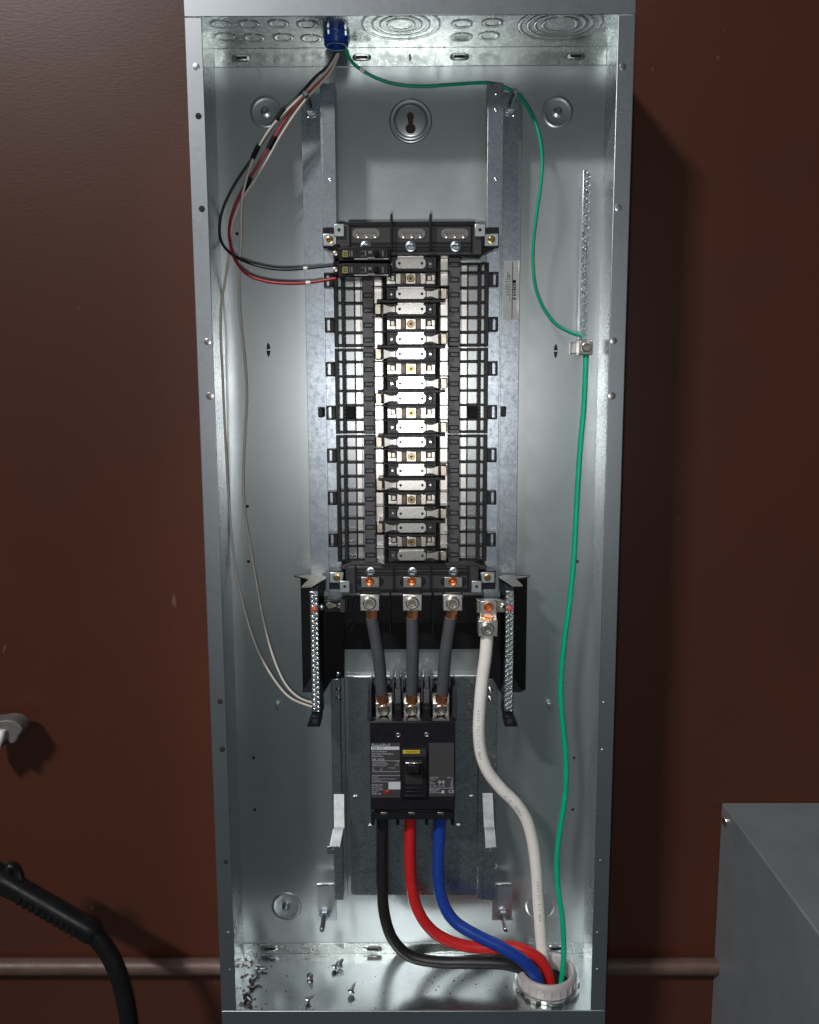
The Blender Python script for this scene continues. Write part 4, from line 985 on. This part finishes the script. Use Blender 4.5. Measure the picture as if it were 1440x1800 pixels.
vs = [p + lo for p in prof] + [p + up for p in prof] + [p + up for p in inn]
m.add(vs, [(i, (i + 1) % n, n + (i + 1) % n, n + i) for i in range(n)] + [(n + i, n + (i + 1) % n, 2 * n + (i + 1) % n, 2 * n + i) for i in range(n)])
m.build('locknut', 'steel', bu, smoothing=False)
MB().cyl(cc + Vector((0, 0, 0.0006)), (0, 0, 1), RB * 0.80, 0.0006, 32).build('conduit_mouth', 'hole', bu)

# loose screws lying on the floor
def loose_screw(px, py, yaw, label, tilt=0.0, k=1.0, dark=False):
    p = atz(px, py, ZF); p = Vector((p.x, p.y, ZF))
    e = empty('loose_screw', p, label, 'screw', 'loose screws on the box floor')
    ax = Vector((math.cos(yaw) * math.cos(tilt), math.sin(yaw) * math.cos(tilt), math.sin(tilt)))
    k *= 1.08; o = p + Vector((0, 0, 0.0050 * k))
    mat = 'dullsteel' if dark else 'steel'
    MB().lathe(o, ax, [(0.0054 * k, 0), (0.0056 * k, 0.0008), (0.0046 * k, 0.0034 * k), (0.0026 * k, 0.0040 * k)], 12).build('screw_head', mat, e)
    prof = []; h = 0.0036 * k
    while h < 0.012 * k: prof += [(0.0027 * k, h), (0.0021 * k, h + 0.0007)]; h += 0.0014
    MB().lathe(o, ax, prof + [(0.0018 * k, 0.0125 * k), (0.0003, 0.0155 * k)], 10).build('screw_shank', mat, e)
    return e
loose_screw(450, 1708, 0.1, 'pointed self-drilling screw at left end of box floor, near rust', -0.10, 1.05)
loose_screw(441, 1733, 0.7, 'dull screw leaning against left wall of box floor', 0.1, 0.95, True)
loose_screw(434, 1757, -0.9, 'dull screw nearest the front left corner of box floor', 0.0, 1.0, True)
loose_screw(545, 1720, -1.2, 'single dull screw lying left of middle of box floor', 0.2, 0.8, True)
loose_screw(587, 1706, 0.6, 'left one of the pair of shiny screws near back of box floor', 0.7, 0.8)
loose_screw(597, 1704, 1.2, 'right one of the pair of shiny screws near back of box floor', 0.5, 0.8)
loose_screw(617, 1750, 1.0, 'shiny upturned screw nearest the cables at floor front', 0.8, 0.85)
loose_screw(540, 1763, 0.2, 'shiny screw at front edge of box floor', 0.6, 0.75)
# flakes and dust on the floor
m = MB()
for k in range(230):
    if k < 120: x = random.uniform(0.02, 0.245); y = -random.betavariate(1.2, 1.6) * 0.135 - 0.004
    elif k < 165: x = random.uniform(-0.25, -0.205); y = -random.uniform(0.004, 0.135)
    else: x = random.uniform(-0.24, 0.24); y = -random.uniform(0.003, 0.135)
    r = random.choice((0.0005, 0.0006, 0.0008, 0.0010, 0.0014)) * (1.8 if 120 <= k < 165 else 1.0); a = random.uniform(0, 6.28)
    pts = [Vector((x + r * random.uniform(.5, 1.3) * math.cos(a + q), y + r * random.uniform(.5, 1.3) * math.sin(a + q), ZF + 0.0003)) for q in (0, 1.5, 2.9, 4.6)]
    m.add(pts + [Vector((x, y, ZF + 0.0003 + r * 0.7))], [(0, 1, 4), (1, 2, 4), (2, 3, 4), (3, 0, 4), (3, 2, 1, 0)])
tag(m.build('floor_debris', 'debris', smoothing=False), 'dark rust flakes and dirt scattered over the box floor', 'debris', kind='stuff')
# peeled paint curl at left end of the floor
m = MB()
for k in range(26):
    q = atz(random.uniform(424, 445), random.uniform(1686, 1768), ZF); r = random.uniform(0.0015, 0.0042)
    if q.x < -0.2490: q.x = -0.2490 + random.uniform(0, 0.006)
    ring_ = [Vector((q.x + r * random.uniform(.6, 1.2) * math.cos(t_), q.y + r * random.uniform(.6, 1.3) * math.sin(t_), ZF + 0.0004)) for t_ in (0, 1.1, 2.2, 3.1, 4.2, 5.3)]
    m.add(ring_ + [Vector((q.x, q.y, ZF + 0.0004 + r * 0.45))], [(i, (i + 1) % 6, 6) for i in range(6)])
tag(m.build('paint_crust', 'crust', smoothing=False), 'pale flaky crust along left end of box floor', 'debris', kind='stuff')

# ================================================================== THINGS ROUND THE BOX
zp = at(200, 1700, -WALL_Y + 0.0145).z
pp = MB().tube([Vector((-1.3, WALL_Y - 0.0130, zp)), Vector((0, WALL_Y - 0.0130, zp)), Vector((0.62, WALL_Y - 0.0130, zp - 0.001))], 0.0126, 24, 4).build('wall_conduit', 'pipe')
tag(pp, 'brown painted horizontal conduit running along the wall behind the box', 'conduit')
# grey enclosure on the right
c0 = at(1269, 1411, -WALL_Y + 0.001)
gbx = empty('grey_steel_box', (c0.x + 0.2, WALL_Y, c0.z - 0.4), 'smooth grey enamelled steel box at lower right beside the conduit', 'steel box')
MB().box((c0.x, WALL_Y - 0.0005, c0.z), (c0.x + 0.42, WALL_Y - 0.36, c0.z - 0.60)).build('box_body', 'greybox', gbx, bevel=0.0022, seg=3)
p = atx(1277, 1443, c0.x)
MB().lathe((c0.x, p.y, p.z), (-1, 0, 0), [(0.0072, 0), (0.0070, 0.0025), (0.0050, 0.0050), (0.002, 0.0058)], 16).build('cover_screw', 'steel', gbx)
# black hose with ribbed grip
hs = empty('hose_with_grip', at(60, 1800, 0.08), 'black flexible hose with ribbed plastic grip hanging at lower left', 'hose')
DHs = 0.112
A, B = at(-25, 1530, DHs), at(165, 1640, DHs)
ax = (B - A).normalized(); Lh = (B - A).length
MB().lathe(A, ax, [(0.0140, 0), (0.0170, 0.004), (0.0178, 0.03), (0.0152, 0.055), (0.0155, 0.09), (0.0157, Lh * 0.80), (0.0152, Lh * 0.96), (0.0146, Lh), (0.010, Lh + 0.001)], 28).build('grip', 'hose', hs)
sd = ax.cross(FR).normalized()
if sd.z > 0: sd = -sd
for k in range(10):
    pc = A.lerp(B, 0.36 + 0.056 * k)
    arc = [pc + (sd * math.cos(q) + FR * math.sin(q)) * 0.0153 for q in (0.55, 0.85, 1.15, 1.45, 1.75)]
    MB().tube(arc, 0.0022, 8, 3).build('grip_rib', 'hose', hs)
MB().tube([at(14, 1533, DHs + 0.022), at(20, 1522, DHs + 0.02), at(31, 1530, DHs + 0.016), at(36, 1545, DHs + 0.018)], 0.0058, 10, 5).build('grip_eye', 'hose', hs)
MB().tube([at(150, 1631, DHs), at(168, 1646, DHs), at(190, 1674, DHs), at(208, 1712, DHs + 0.002), (at(221, 1760, DHs + 0.004)), at(229, 1815, DHs + 0.006), at(232, 1880, DHs + 0.006)], 0.0122, 20, 8).build('hose_tube', 'hose', hs)
MB().lathe(A.lerp(B, 0.97), ax, [(0.0142, -0.012), (0.0158, -0.010), (0.0158, 0.004), (0.0130, 0.008)], 24, cap=False).build('hose_collar', 'hose', hs)
# pale lever tip
lv = empty('grey_lever', at(-20, 1300, 0.02), 'rounded grey plastic lever tip poking in at left edge', 'lever')
MB().prism([(-40, 1276), (-15, 1269), (10, 1265.5), (24, 1267), (34, 1274), (39.5, 1282), (38, 1288), (33, 1293), (29, 1303), (22, 1309), (15, 1306), (12, 1300), (6, 1306), (-4, 1320), (-30, 1340)], 0.018, -0.012).build('lever_tip', 'lever', lv, bevel=0.006, seg=4)
MB().tube([at(4, 1283, 0.022), at(0, 1298, 0.024), at(-8, 1320, 0.024)], 0.005, 10, 4).build('lever_rod', 'paper', lv)
